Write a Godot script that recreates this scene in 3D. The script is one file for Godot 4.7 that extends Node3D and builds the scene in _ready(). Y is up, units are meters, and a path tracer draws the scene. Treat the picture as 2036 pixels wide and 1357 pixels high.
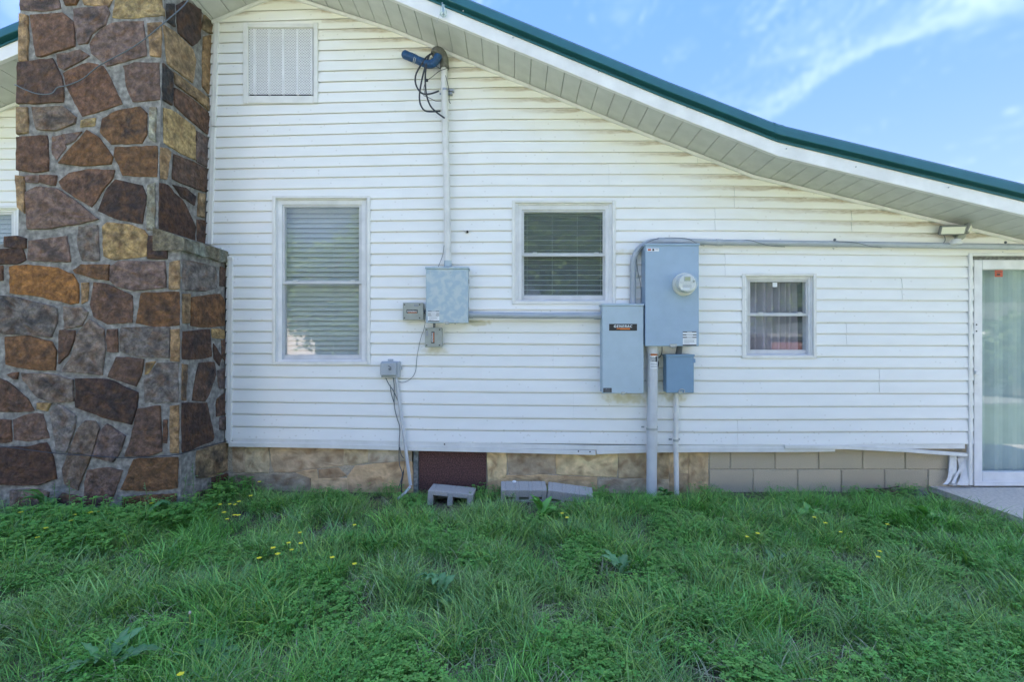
extends Node3D
# A white sided house wall seen from its lawn. The siding plane is z = 0, the camera stands 4.5 m in front of it.
const EYE := 1.39
const DIST := 4.5
const FOCAL := 990.0
var rng := RandomNumberGenerator.new()
var noise := FastNoiseLite.new()
var M := {}
var taken := {}
var house: Node3D

# ---------------------------------------------------------------- helpers
func px(x: float, y: float, z := 0.0) -> Vector3:          # photo pixel -> point on the plane at that z
	var s := FOCAL / (DIST - z)
	return Vector3((x - 1018.0) / s, EYE + (678.5 - y) / s, z)
func on_ground(x: float, y: float, h := 0.0) -> Vector3:   # photo pixel -> point on the lawn (h above it)
	var d := FOCAL * (EYE - h) / maxf(y - 678.5, 1.0)
	return Vector3((x - 1018.0) / FOCAL * d, 0.0, DIST - d)
func numbered(called: String) -> String:
	taken[called] = taken.get(called, -1) + 1
	return called if taken[called] == 0 else "%s_%03d" % [called, taken[called]]
func thing(called: String, label: String, category: String, at := Vector3.ZERO, group := "", kind := "") -> Node3D:
	var o := Node3D.new()
	o.name = numbered(called)
	add_child(o)
	o.position = at
	tag(o, label, category, group, kind)
	return o
func tag(o: Node, label: String, category: String, group := "", kind := "") -> void:
	o.set_meta("label", label)
	if category: o.set_meta("category", category)
	if group: o.set_meta("group", group)
	if kind: o.set_meta("kind", kind)
func origin(n: Node) -> Vector3:
	var v := Vector3.ZERO
	while n != self and n != null:
		v += (n as Node3D).position
		n = n.get_parent()
	return v
func new_st() -> SurfaceTool:
	var s := SurfaceTool.new()
	s.begin(Mesh.PRIMITIVE_TRIANGLES)
	s.set_smooth_group(-1)
	return s
func mesh_of(s: SurfaceTool) -> ArrayMesh:
	s.generate_normals()
	return s.commit()
func put(parent: Node, called: String, mesh: Mesh, m: Material) -> MeshInstance3D:
	var o := MeshInstance3D.new()
	o.name = called
	o.mesh = mesh
	o.material_override = m
	parent.add_child(o, true)
	return o
func part(parent: Node, called: String, s: SurfaceTool, m: Material) -> MeshInstance3D:   # vertices given in world coordinates
	var o := put(parent, called, mesh_of(s), m)
	o.position = -origin(parent)
	return o
func group_part(parent: Node, called: String) -> Node3D:
	var o := Node3D.new()
	o.name = called
	parent.add_child(o, true)
	return o
func structure(called: String, s: SurfaceTool, m: Material, label: String) -> MeshInstance3D:
	var o := part(self, called, s, m)
	o.set_meta("kind", "structure")
	o.set_meta("label", label)
	return o
func tri(s: SurfaceTool, a: Vector3, b: Vector3, c: Vector3) -> void:   # counter-clockwise from outside
	s.add_vertex(a); s.add_vertex(c); s.add_vertex(b)
func quad(s: SurfaceTool, a: Vector3, b: Vector3, c: Vector3, d: Vector3) -> void:
	tri(s, a, b, c); tri(s, a, c, d)
func tri_out(s: SurfaceTool, a: Vector3, b: Vector3, c: Vector3, mid: Vector3) -> void:
	if (b - a).cross(c - a).dot((a + b + c) / 3.0 - mid) >= 0.0: tri(s, a, b, c)
	else: tri(s, a, c, b)
func quad_out(s: SurfaceTool, a: Vector3, b: Vector3, c: Vector3, d: Vector3, mid: Vector3) -> void:
	tri_out(s, a, b, c, mid); tri_out(s, a, c, d, mid)
# a box with chamfered edges, optionally placed by t
func box(s: SurfaceTool, lo: Vector3, hi: Vector3, b := 0.002, t := Transform3D()) -> void:
	var l := Vector3(minf(lo.x, hi.x), minf(lo.y, hi.y), minf(lo.z, hi.z))
	var h := Vector3(maxf(lo.x, hi.x), maxf(lo.y, hi.y), maxf(lo.z, hi.z))
	var mid := t * ((l + h) / 2.0)
	var e := (h - l) / 2.0
	b = minf(b, minf(e.x, minf(e.y, e.z)) * 0.8)
	var c := (l + h) / 2.0
	var v := func(sx: int, sy: int, sz: int, full: int) -> Vector3:
		var o := Vector3(sx * (e.x - (0.0 if full == 0 else b)), sy * (e.y - (0.0 if full == 1 else b)), sz * (e.z - (0.0 if full == 2 else b)))
		return t * (c + o)
	for k in [-1, 1]:
		quad_out(s, v.call(k, -1, -1, 0), v.call(k, 1, -1, 0), v.call(k, 1, 1, 0), v.call(k, -1, 1, 0), mid)
		quad_out(s, v.call(-1, k, -1, 1), v.call(1, k, -1, 1), v.call(1, k, 1, 1), v.call(-1, k, 1, 1), mid)
		quad_out(s, v.call(-1, -1, k, 2), v.call(1, -1, k, 2), v.call(1, 1, k, 2), v.call(-1, 1, k, 2), mid)
		for q in [-1, 1]:
			quad_out(s, v.call(k, q, -1, 0), v.call(k, q, 1, 0), v.call(k, q, 1, 1), v.call(k, q, -1, 1), mid)
			quad_out(s, v.call(k, -1, q, 0), v.call(k, 1, q, 0), v.call(k, 1, q, 2), v.call(k, -1, q, 2), mid)
			quad_out(s, v.call(-1, k, q, 1), v.call(1, k, q, 1), v.call(1, k, q, 2), v.call(-1, k, q, 2), mid)
			for w in [-1, 1]:
				tri_out(s, v.call(k, q, w, 0), v.call(k, q, w, 1), v.call(k, q, w, 2), mid)
# box given by a pixel rectangle measured at the plane z_front
func pbox(s: SurfaceTool, x0: float, y0: float, x1: float, y1: float, z0: float, z1: float, b := 0.002) -> void:
	var a := px(x0, y0, z1)
	var c := px(x1, y1, z1)
	box(s, Vector3(a.x, c.y, z0), Vector3(c.x, a.y, z1), b)
func smooth_path(pts: Array, step := 4) -> PackedVector3Array:
	var out := PackedVector3Array()
	for i in pts.size() - 1:
		var p0: Vector3 = pts[maxi(i - 1, 0)]
		var p1: Vector3 = pts[i]
		var p2: Vector3 = pts[i + 1]
		var p3: Vector3 = pts[mini(i + 2, pts.size() - 1)]
		for k in step:
			out.append(p1.cubic_interpolate(p2, p0, p3, float(k) / step))
	out.append(pts[-1])
	return out
# a round tube along a path; radii may be one number or one for each point
func tube(s: SurfaceTool, path: PackedVector3Array, r, sides := 10, smooth := true, caps := true) -> void:
	var rings := []
	var side := Vector3.ZERO
	for i in path.size():
		var d := (path[mini(i + 1, path.size() - 1)] - path[maxi(i - 1, 0)]).normalized()
		if side == Vector3.ZERO:
			side = d.cross(Vector3.UP if absf(d.y) < 0.9 else Vector3.RIGHT).normalized()
		side = (side - d * side.dot(d)).normalized()
		var other := d.cross(side)
		var rad: float = r[i] if r is Array else r
		var ring := []
		for k in sides:
			var a := TAU * k / sides
			ring.append(path[i] + (side * cos(a) + other * sin(a)) * rad)
		rings.append(ring)
	if smooth: s.set_smooth_group(0)
	for i in rings.size() - 1:
		for k in sides:
			var n := (k + 1) % sides
			quad_out(s, rings[i][k], rings[i][n], rings[i + 1][n], rings[i + 1][k], (path[i] + path[i + 1]) / 2.0)
	s.set_smooth_group(-1)
	if caps:
		for e in [0, rings.size() - 1]:
			for k in sides:
				tri_out(s, path[e], rings[e][k], rings[e][(k + 1) % sides], path[1 if e == 0 else e - 1])
func ptube(s: SurfaceTool, pts: Array, r: float, z: float, sides := 8, step := 4) -> void:   # pixel points on the plane z (or with their own third number)
	var w := []
	for p in pts:
		w.append(px(p[0], p[1], p[2] if p.size() > 2 else z))
	tube(s, smooth_path(w, step), r, sides)
# turns a profile (radius, along) round an axis
func lathe(s: SurfaceTool, at: Vector3, axis: Vector3, prof: Array, sides := 28) -> void:
	var u := axis.cross(Vector3.UP if absf(axis.y) < 0.9 else Vector3.RIGHT).normalized()
	var v := axis.cross(u)
	for i in prof.size() - 1:
		for k in sides:
			var a0 := TAU * k / sides
			var a1 := TAU * (k + 1) / sides
			var p := func(q: Array, a: float) -> Vector3: return at + axis * q[1] + (u * cos(a) + v * sin(a)) * q[0]
			quad(s, p.call(prof[i], a0), p.call(prof[i + 1], a0), p.call(prof[i + 1], a1), p.call(prof[i], a1))
# runs a profile of (z, up) along a line of points; the up offsets stay vertical, so bends are mitred
func sweep(s: SurfaceTool, line: Array, prof: Array) -> void:
	for i in line.size() - 1:
		var a: Vector2 = line[i]
		var b: Vector2 = line[i + 1]
		for k in prof.size() - 1:
			var p: Vector2 = prof[k]
			var q: Vector2 = prof[k + 1]
			quad(s, Vector3(a.x, a.y + p.y, p.x), Vector3(b.x, b.y + p.y, p.x), Vector3(b.x, b.y + q.y, q.x), Vector3(a.x, a.y + q.y, q.x))

# ---------------------------------------------------------------- materials
func lin(r: float, g: float, b: float) -> Color:
	return Color(r, g, b).linear_to_srgb()
func mat(called: String, c: Color, rough := 0.6, metal := 0.0) -> StandardMaterial3D:
	var m := StandardMaterial3D.new()
	m.resource_name = called
	m.albedo_color = c
	m.roughness = rough
	m.metallic = metal
	M[called] = m
	return m
func noise_tex(freq: float, lo: float, hi: float, octaves := 4, normal := 0.0, sd := 1, size := 512, warp := 0.0) -> NoiseTexture2D:
	var t := NoiseTexture2D.new()
	var n := FastNoiseLite.new()
	n.seed = sd
	n.noise_type = FastNoiseLite.TYPE_SIMPLEX_SMOOTH
	n.frequency = freq
	n.fractal_octaves = octaves
	n.fractal_gain = 0.55
	if warp > 0.0:
		n.domain_warp_enabled = true
		n.domain_warp_amplitude = warp
		n.domain_warp_frequency = freq
	t.noise = n
	t.width = size
	t.height = size
	t.seamless = true
	if normal > 0.0:
		t.as_normal_map = true
		t.bump_strength = normal
	else:
		var g := Gradient.new()
		g.set_color(0, Color(lo, lo, lo))
		g.set_color(1, Color(hi, hi, hi))
		t.color_ramp = g
	return t
func grain(m: StandardMaterial3D, tex: Texture2D, scale: float, bump: Texture2D = null, amount := 0.5) -> void:
	m.uv1_triplanar = true
	m.uv1_world_triplanar = true
	m.uv1_scale = Vector3.ONE * scale
	m.albedo_texture = tex
	if bump:
		m.normal_enabled = true
		m.normal_texture = bump
		m.normal_scale = amount
func make_materials() -> void:
	var mottle := noise_tex(0.012, 0.55, 1.0, 5, 0.0, 3, 512, 20.0)
	var fine := noise_tex(0.05, 0.82, 1.0, 4, 0.0, 5)
	var faint := noise_tex(0.01, 0.90, 1.0, 5, 0.0, 6)
	var rough_n := noise_tex(0.03, 0, 1, 5, 6.0, 7)
	var fine_n := noise_tex(0.12, 0, 1, 3, 4.0, 8)
	var rust_ramp := noise_tex(0.02, 0.4, 1.0, 6, 0.0, 9)
	var pitted := noise_tex(0.16, 0.62, 1.0, 2, 0.0, 10)
	var m := mat("stone", Color.WHITE, 0.9)
	m.vertex_color_use_as_albedo = true
	var split := noise_tex(0.010, 0.42, 1.0, 7, 0.0, 51, 1024, 30.0)
	(split.noise as FastNoiseLite).fractal_gain = 0.70
	grain(m, split, 1.2, rough_n, 1.6)
	m = mat("foundation_stone", Color.WHITE, 0.9)
	m.vertex_color_use_as_albedo = true
	grain(m, noise_tex(0.012, 0.72, 1.0, 6, 0.0, 53, 512, 20.0), 0.9, rough_n, 0.6)
	m = mat("mortar", lin(0.38, 0.37, 0.345), 0.95)
	grain(m, mottle, 2.2, rough_n, 0.7)
	m = mat("foundation_mortar", lin(0.52, 0.45, 0.34), 0.95)
	grain(m, fine, 1.7, rough_n, 0.8)
	m = mat("block", Color.WHITE, 0.95)
	m.vertex_color_use_as_albedo = true
	grain(m, pitted, 2.5, fine_n, 0.9)
	m = mat("concrete", lin(0.78, 0.74, 0.68), 0.95)
	grain(m, noise_tex(0.10, 0.55, 1.0, 3, 0.0, 71), 2.6, fine_n, 1.0)
	m = mat("slab", lin(0.72, 0.65, 0.55), 0.95)
	grain(m, fine, 1.1, fine_n, 0.25)
	m = mat("siding", Color.WHITE, 0.5)
	m.vertex_color_use_as_albedo = true
	m.metallic_specular = 0.4
	m = mat("vinyl_trim", lin(0.76, 0.76, 0.73), 0.45)
	grain(m, faint, 0.8)
	m = mat("soffit", lin(0.62, 0.63, 0.60), 0.55)
	grain(m, faint, 1.3)
	m = mat("fascia", lin(0.82, 0.82, 0.82), 0.35)
	grain(m, faint, 0.6)
	m = mat("roof_metal", lin(0.024, 0.130, 0.158), 0.40)
	grain(m, faint, 0.7)
	m = mat("sash", lin(0.60, 0.61, 0.62), 0.4)
	grain(m, faint, 1.0)
	m = mat("window_frame", lin(0.74, 0.75, 0.76), 0.45)
	grain(m, faint, 1.0)
	m = mat("slat", lin(0.38, 0.42, 0.40), 0.55)
	m = mat("dark_slat", lin(0.50, 0.51, 0.50), 0.6)
	m = mat("curtain", lin(0.40, 0.35, 0.41), 0.95)
	grain(m, fine, 3.0)
	m = mat("shade_cloth", lin(0.36, 0.46, 0.44), 0.9)
	grain(m, faint, 0.7)
	m = mat("pvc", lin(0.40, 0.44, 0.48), 0.5)
	grain(m, faint, 1.5)
	m = mat("pvc_pale", lin(0.60, 0.62, 0.64), 0.5)
	grain(m, faint, 1.4)
	m = mat("mast_white", lin(0.72, 0.72, 0.70), 0.5)
	grain(m, faint, 1.1)
	var even := noise_tex(0.01, 0.955, 1.0, 5, 0.0, 61)
	m = mat("box_grey", lin(0.32, 0.43, 0.55), 0.45)
	grain(m, even, 1.2)
	m = mat("box_light_grey", lin(0.40, 0.50, 0.58), 0.45)
	grain(m, even, 1.2)
	m = mat("box_blue_grey", lin(0.18, 0.30, 0.43), 0.5)
	grain(m, even, 1.4)
	m = mat("galvanised", lin(0.46, 0.52, 0.55), 0.5, 0.15)
	var patch := noise_tex(0.02, 0.0, 1.0, 6, 0.0, 21, 512, 30.0)
	var g := Gradient.new()
	g.set_color(0, lin(0.72, 0.82, 0.92))
	g.set_color(1, Color.WHITE)
	g.add_point(0.42, lin(0.76, 0.86, 0.94))
	g.add_point(0.60, lin(0.95, 0.98, 0.97))
	patch.color_ramp = g
	grain(m, patch, 1.1)
	m = mat("beige_plastic", lin(0.36, 0.38, 0.34), 0.5)
	grain(m, faint, 2.0)
	mat("black_print", lin(0.012, 0.012, 0.014), 0.5)
	mat("white_print", lin(0.72, 0.74, 0.76), 0.5)
	mat("orange_print", lin(0.75, 0.20, 0.03), 0.5)
	mat("red_print", lin(0.45, 0.07, 0.03), 0.5)
	mat("grey_print", lin(0.25, 0.27, 0.30), 0.5)
	mat("cable_black", lin(0.030, 0.034, 0.045), 0.6)
	mat("cable_grey", lin(0.10, 0.12, 0.14), 0.6)
	mat("wire_pale", lin(0.45, 0.46, 0.46), 0.5)
	m = mat("blue_tarp", lin(0.015, 0.10, 0.28), 0.5)
	grain(m, mottle, 6.0, rough_n, 1.0)
	m = mat("weatherhead", lin(0.22, 0.22, 0.19), 0.6)
	grain(m, mottle, 4.0)
	mat("zinc", lin(0.35, 0.38, 0.40), 0.4, 0.6)
	m = mat("rust_panel", lin(0.24, 0.115, 0.10), 0.9)
	grain(m, noise_tex(0.06, 0.35, 1.0, 5, 0.0, 33, 512, 10.0), 2.2, fine_n, 0.6)
	m = mat("old_board", lin(0.35, 0.37, 0.35), 0.8)
	grain(m, mottle, 3.0)
	m = mat("peeling_paint", lin(0.76, 0.76, 0.74), 0.7)
	grain(m, faint, 4.0)
	mat("dark_gap", lin(0.02, 0.02, 0.02), 0.95)
	mat("lamp_glass", lin(0.72, 0.72, 0.60), 0.25)
	mat("lamp_frame", lin(0.20, 0.21, 0.20), 0.5)
	m = mat("meter_glass", Color(0.9, 0.95, 0.95, 0.12), 0.05)
	m.transparency = BaseMaterial3D.TRANSPARENCY_ALPHA
	mat("meter_face", lin(0.62, 0.63, 0.58), 0.5)
	mat("meter_screen", lin(0.30, 0.32, 0.10), 0.3)
	m = mat("insulator_glass", Color(0.75, 0.85, 0.85, 0.35), 0.05)
	m.transparency = BaseMaterial3D.TRANSPARENCY_ALPHA
	m = mat("glass", Color(0.85, 0.93, 0.93, 0.06), 0.02)
	m.transparency = BaseMaterial3D.TRANSPARENCY_ALPHA
	m.metallic_specular = 0.72
	m = mat("room", lin(0.10, 0.10, 0.10), 0.95)
	m = mat("soil", Color.WHITE, 1.0)
	var sg := noise_tex(0.02, 0.0, 1.0, 6, 0.0, 41, 512, 10.0)
	var sr := Gradient.new()
	sr.set_color(0, lin(0.030, 0.023, 0.018))
	sr.set_color(1, lin(0.17, 0.13, 0.10))
	sr.add_point(0.5, lin(0.075, 0.057, 0.044))
	sg.color_ramp = sr
	grain(m, sg, 1.3, rough_n, 1.5)
	m = mat("turf", Color.WHITE, 1.0)
	var tg := noise_tex(0.03, 0.0, 1.0, 6, 0.0, 42)
	var tr := Gradient.new()
	tr.set_color(0, lin(0.05, 0.085, 0.03))
	tr.set_color(1, lin(0.15, 0.20, 0.07))
	tg.color_ramp = tr
	grain(m, tg, 0.35, rough_n, 1.0)
	for k in [["blade", 0.36], ["leaf", 0.7], ["tree_leaf", 0.6]]:
		m = mat(k[0], Color.WHITE, k[1])
		m.vertex_color_use_as_albedo = true
		m.backlight_enabled = true
		m.backlight = lin(0.30, 0.40, 0.20)
	mat("petal", lin(0.85, 0.74, 0.03), 0.6)
	mat("stem", lin(0.10, 0.18, 0.06), 0.7)
	mat("seed_head", lin(0.45, 0.42, 0.36), 0.9)
	m = mat("bark", lin(0.11, 0.085, 0.065), 0.95)
	grain(m, mottle, 2.0, rough_n, 1.5)
	m = mat("white_siding_far", lin(0.75, 0.75, 0.74), 0.6)
	mat("cottage_wall", lin(0.42, 0.37, 0.35), 0.8)
	m = mat("red_siding_far", lin(0.10, 0.03, 0.028), 0.7)
	m = mat("shingle", lin(0.12, 0.12, 0.12), 0.9)
	grain(m, fine, 2.0)
	m = mat("gravel", lin(0.46, 0.46, 0.45), 0.95)  # surface of the added bounce sheet
	grain(m, pitted, 1.5)
	m = mat("vent_mesh", Color.WHITE, 0.5)
	m.albedo_texture = vent_texture()
	m.transparency = BaseMaterial3D.TRANSPARENCY_ALPHA_SCISSOR
	m.alpha_scissor_threshold = 0.5
func vent_texture() -> ImageTexture:                     # one diamond of the expanded metal, hole cut out
	var im := Image.create(64, 64, false, Image.FORMAT_RGBA8)
	im.fill(lin(0.80, 0.81, 0.81))
	for y in 64:
		for x in 64:
			var u := absf((x + 0.5) / 64.0 - 0.5) * 2.0
			var v := absf((y + 0.5) / 64.0 - 0.5) * 2.0
			if u + v < 0.55 or (1.0 - u) + (1.0 - v) < 0.55:
				im.set_pixel(x, y, Color(0, 0, 0, 0))
	return ImageTexture.create_from_image(im)

# ---------------------------------------------------------------- the house
const LINE := [[-560, 450], [20, 212], [427, 42], [560, -14], [613, 4], [780, 58], [1295, 271], [1495, 349], [2036, 480], [2300, 543]]   # where wall and soffit meet
const KNOT := [-520.0, 430.0, 980.0, 1440.0, 1850.0, 2300.0]
const OVERHANG := 0.42
var courses := []            # courses[i][k]: pixel height of the butt line i at knot k
const HOLES := [[548.0, 395.0, 731.0, 723.0], [1023.0, 402.0, 1219.0, 602.0], [1482.0, 549.0, 1618.0, 710.0], [-130.0, 415.0, 40.0, 660.0], [1931.0, 508.0, 2142.0, 1000.0], [492.0, 54.0, 627.0, 200.0]]
func line_y(x: float) -> float:
	for i in LINE.size() - 1:
		if x <= LINE[i + 1][0]:
			return remap(x, LINE[i][0], LINE[i + 1][0], LINE[i][1], LINE[i + 1][1])
	return LINE[-1][1]
func course_y(i: int, x: float) -> float:
	for k in KNOT.size() - 1:
		if x <= KNOT[k + 1] or k == KNOT.size() - 2:
			return remap(x, KNOT[k], KNOT[k + 1], courses[i][k], courses[i][k + 1])
	return 0.0
func lay_courses() -> void:
	var at := [[871.4, 846.6, 822.0, 797.7, 773.0, 748.6, 724.0, 702.5, 681.0, 659.0, 637.5, 615.4, 594.0, 572.0, 550.5, 528.7, 507.0, 486.0, 465.0, 443.5, 422.0, 401.0, 379.0, 357.5, 337.0, 316.0, 295.0, 274.0, 253.0, 232.5, 211.0, 191.0, 170.4, 149.0, 128.0, 107.7, 87.0, 66.0, 46.3],
		[881.0, 855.6, 830.6, 804.8, 779.4, 753.9, 729.0, 706.3, 683.7, 661.0, 638.8, 616.3, 594.0, 571.7, 549.0, 526.0, 504.0, 481.7, 459.6, 437.3, 415.0, 392.5, 370.0, 348.0, 326.4, 304.0, 282.0, 260.0, 239.0, 217.6, 197.0, 175.0, 154.7],
		[885.0, 859.0, 834.0, 808.4, 782.3, 757.0, 731.4, 708.6, 686.8, 663.0, 640.7, 618.0, 595.3, 572.0, 549.8, 526.7, 505.0, 482.0, 459.5, 437.0, 414.0, 392.0, 370.3, 347.8],
		[882.8, 857.5, 832.4, 807.0, 782.0, 757.0, 732.0, 709.4, 687.0, 664.7, 642.7, 620.6, 598.0, 575.7, 553.0, 531.2, 509.0]]
	for i in 44:
		var y := []
		for k in 4:
			var n: int = at[k].size()
			y.append(at[k][i] if i < n else at[k][n - 1] - (i - n + 1) * [20.6, 20.9, 22.2, 22.3][k])
		courses.append([y[0] + 3.0, y[0], y[1], y[2], y[3], y[3]])
func siding_texture() -> ImageTexture:
	# the vinyl's own colour with the brown run-off stains that lie along the top of each course below the eave, and the mildew below the boxes
	var w := 1024
	var h := 512
	var im := Image.create(w, h, false, Image.FORMAT_RGBA8)
	var n := FastNoiseLite.new()
	n.seed = 5
	n.frequency = 0.012
	n.fractal_octaves = 4
	var streak := FastNoiseLite.new()
	streak.seed = 9
	streak.frequency = 0.05
	streak.fractal_octaves = 3
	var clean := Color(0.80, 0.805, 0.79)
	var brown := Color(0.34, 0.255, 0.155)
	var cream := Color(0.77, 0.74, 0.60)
	for j in h:
		var y := j * 950.0 / h - 40.0
		for i in w:
			var x := i * 2250.0 / w - 100.0
			var c := clean * (1.0 + 0.035 * n.get_noise_2d(x, y * 3.0))
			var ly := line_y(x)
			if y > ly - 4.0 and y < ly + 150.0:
				var k := clampf(0.75 - (y - ly) / 150.0 + 0.55 * n.get_noise_2d(x * 0.6, y * 2.0 + 900.0), 0.0, 1.0)   # blotchy cream: yellowing, plus the warmer light under the eave painted in
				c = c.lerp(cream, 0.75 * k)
				var ci := -1
				for q in courses.size() - 1:
					if y <= course_y(q, x) and y > course_y(q + 1, x):
						ci = q
						break
				if ci >= 0:
					var t := (y - course_y(ci + 1, x)) / (course_y(ci, x) - course_y(ci + 1, x))    # 0 just under the course above
					var reach := 0.30 + 0.18 * streak.get_noise_2d(x * 0.25, ci * 40.0)
					var d := (y - ly) + t * 10.0
					var far := 62.0 + 30.0 * streak.get_noise_2d(ci * 31.0, 4.0)
					if x > 1350.0: far += 18.0
					if x < 640.0: far = 26.0
					var a := clampf((far - d) / far, 0.0, 1.0) * smoothstep(reach + 0.16, reach - 0.05, t) * (0.75 + 0.5 * streak.get_noise_2d(x, y * 8.0))
					c = c.lerp(brown, clampf(a * 1.1, 0.0, 0.8))
			# specks of dirt caught on the vinyl, thicker splashes on the lowest courses
			var sp := streak.get_noise_2d(x * 3.1 + 700.0, y * 3.1)
			if sp > (0.57 if y > 850.0 else 0.66): c = c.lerp(Color(0.36, 0.33, 0.27), 0.4)
			for b in [[1250.0, 792.0, 50.0, 10.0, 0.5], [1316.0, 745.0, 14.0, 48.0, 0.5], [948.0, 642.0, 26.0, 6.0, 0.7], [865.0, 698.0, 26.0, 8.0, 0.35], [1340.0, 792.0, 22.0, 9.0, 0.45], [1300.0, 500.0, 120.0, 5.0, 0.25]]:
				var dx: float = (x - b[0]) / b[2]
				var dy: float = (y - b[1]) / b[3]
				var q2 := dx * dx + dy * dy
				if q2 < 1.6:
					c = c.lerp(Color(0.50, 0.44, 0.22), clampf(b[4] * (1.25 - q2 + n.get_noise_2d(x * 6.0, y * 6.0)), 0.0, 0.55))
			im.set_pixel(i, j, c.linear_to_srgb())
	return ImageTexture.create_from_image(im)
func lay_siding() -> void:
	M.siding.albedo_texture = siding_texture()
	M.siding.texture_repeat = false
	var wall := group_part(house, "siding")
	var gable := PackedVector2Array()
	for p in LINE:
		gable.append(Vector2(p[0], p[1] + 2.0))
	gable.append(Vector2(2300, 1000))
	gable.append(Vector2(-560, 1000))
	var holes := []
	for q in HOLES:
		holes.append(PackedVector2Array([Vector2(q[0], q[1]), Vector2(q[2], q[1]), Vector2(q[2], q[3]), Vector2(q[0], q[3])]))
	holes.append(PackedVector2Array([Vector2(190, -200), Vector2(424, -200), Vector2(417, 200), Vector2(411, 492), Vector2(437, 497), Vector2(437, 510), Vector2(452, 512), Vector2(449, 1000), Vector2(60, 1000), Vector2(60, 490), Vector2(190, 490)]))
	var seam_at := {0: [1465.0], 2: [1140.0, 760.0], 4: [958.0, 1745.0], 6: [1100.0], 8: [620.0, 1680.0], 10: [1250.0], 12: [820.0, 1790.0], 14: [1440.0], 16: [900.0], 18: [1420.0, 1690.0], 20: [800.0, 1458.0], 22: [1210.0], 24: [930.0, 1385.0], 26: [1062.0, 700.0], 28: [807.0, 930.0], 30: [1009.0], 32: [640.0]}
	for c in courses.size() - 1:
		var xs: Array = KNOT.duplicate()
		var seams: Array = seam_at.get(c - c % 2, [])
		for q in seams:
			if not xs.has(q): xs.append(q)
		var cuts := [300.0]                  # planks end where an opening interrupts them
		for q in HOLES:
			var at: float = (q[0] + q[2]) / 2.0
			if course_y(c, at) <= q[3] + 1.0 and course_y(c + 1, at) >= q[1] - 1.0: cuts.append(at)
		for q in cuts:
			if not xs.has(q): xs.append(q)
		xs.sort()
		var s := new_st()
		var filled := false
		var lift := 0.0
		var shade := rng.randf_range(0.965, 1.0)
		for k in xs.size() - 1:
			var x0: float = xs[k]
			var x1: float = xs[k + 1]
			for band in [[0.0, 0.06], [0.06, 0.5], [0.5, 0.915], [0.915, 0.93], [0.93, 1.06]]:
				var ring := PackedVector2Array()
				for e in [[x0, band[0]], [x1, band[0]], [x1, band[1]], [x0, band[1]]]:
					ring.append(Vector2(e[0], lerpf(course_y(c, e[0]), course_y(c + 1, e[0]), e[1])))
				var pieces: Array = Geometry2D.intersect_polygons(ring, gable)
				for hole in holes:
					var left := []
					for p in pieces:
						left.append_array(Geometry2D.clip_polygons(p, hole))
					pieces = left
				for p: PackedVector2Array in pieces:
					var ids := Geometry2D.triangulate_polygon(p)
					var w := PackedVector3Array()
					var ts := []
					for v in p:
						var b := course_y(c, v.x)
						var t := (b - v.y) / (b - course_y(c + 1, v.x))
						ts.append(t)
						var z := 0.0
						if t < 0.06: z = lerpf(0.0165, 0.0185, t / 0.06)
						elif t < 0.5: z = lerpf(0.0185, 0.0140, (t - 0.06) / 0.44)
						elif t < 0.915: z = lerpf(0.0140, 0.0080, (t - 0.5) / 0.415)
						elif t < 0.93: z = lerpf(0.0080, -0.0060, (t - 0.915) / 0.015)      # the lock, a real groove under the next course
						else: z = -0.0060
						var o := px(v.x, v.y)
						# vinyl is never quite flat: the courses wave a little
						w.append(Vector3(o.x, o.y, z + lift + 0.0026 * noise.get_noise_2d(o.x * 26.0, c * 17.0)))
					for i in range(0, ids.size(), 3):
						filled = true
						for q in [ids[i], ids[i + 1], ids[i + 2]]:
							pass
						tri_uv(s, w[ids[i]], w[ids[i + 1]], w[ids[i + 2]], p[ids[i]], p[ids[i + 1]], p[ids[i + 2]], shade)
					if band[0] == 0.0:
						for i in p.size():
							var j := (i + 1) % p.size()
							if absf(ts[i]) < 0.004 and absf(ts[j]) < 0.004:
								var a := w[i]
								var b2 := w[j]
								if a.x > b2.x:
									var tmp := a
									a = b2
									b2 = tmp
								var back := Vector3(0, 0.003, 0)
								tri_uv(s, Vector3(a.x, a.y, -0.006) + back, Vector3(b2.x, b2.y, -0.006) + back, b2, p[i], p[j], p[j], shade)
								tri_uv(s, Vector3(a.x, a.y, -0.006) + back, b2, a, p[i], p[j], p[j], shade)
			if seams.has(x1) or cuts.has(x1) or k == xs.size() - 2:
				if filled:
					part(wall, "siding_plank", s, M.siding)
				s = new_st()
				filled = false
				if seams.has(x1): lift += 0.0026
				shade = rng.randf_range(0.965, 1.0)
func tri_uv(s: SurfaceTool, a: Vector3, b: Vector3, c: Vector3, ua: Vector2, ub: Vector2, uc: Vector2, shade: float) -> void:
	var flip := (b - a).cross(c - a).z < 0.0
	if absf((b - a).cross(c - a).z) < 1e-9: flip = false
	s.set_color(Color(shade, shade, shade))
	for q in ([[a, ua], [b, ub], [c, uc]] if flip else [[a, ua], [c, uc], [b, ub]]):
		s.set_uv(Vector2((q[1].x + 100.0) / 2250.0, (q[1].y + 40.0) / 950.0))
		s.add_vertex(q[0])
func wall_line() -> Array:      # the same line in metres
	var out := []
	for p in LINE:
		var v := px(p[0], p[1])
		out.append(Vector2(v.x, v.y))
	return out
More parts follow.
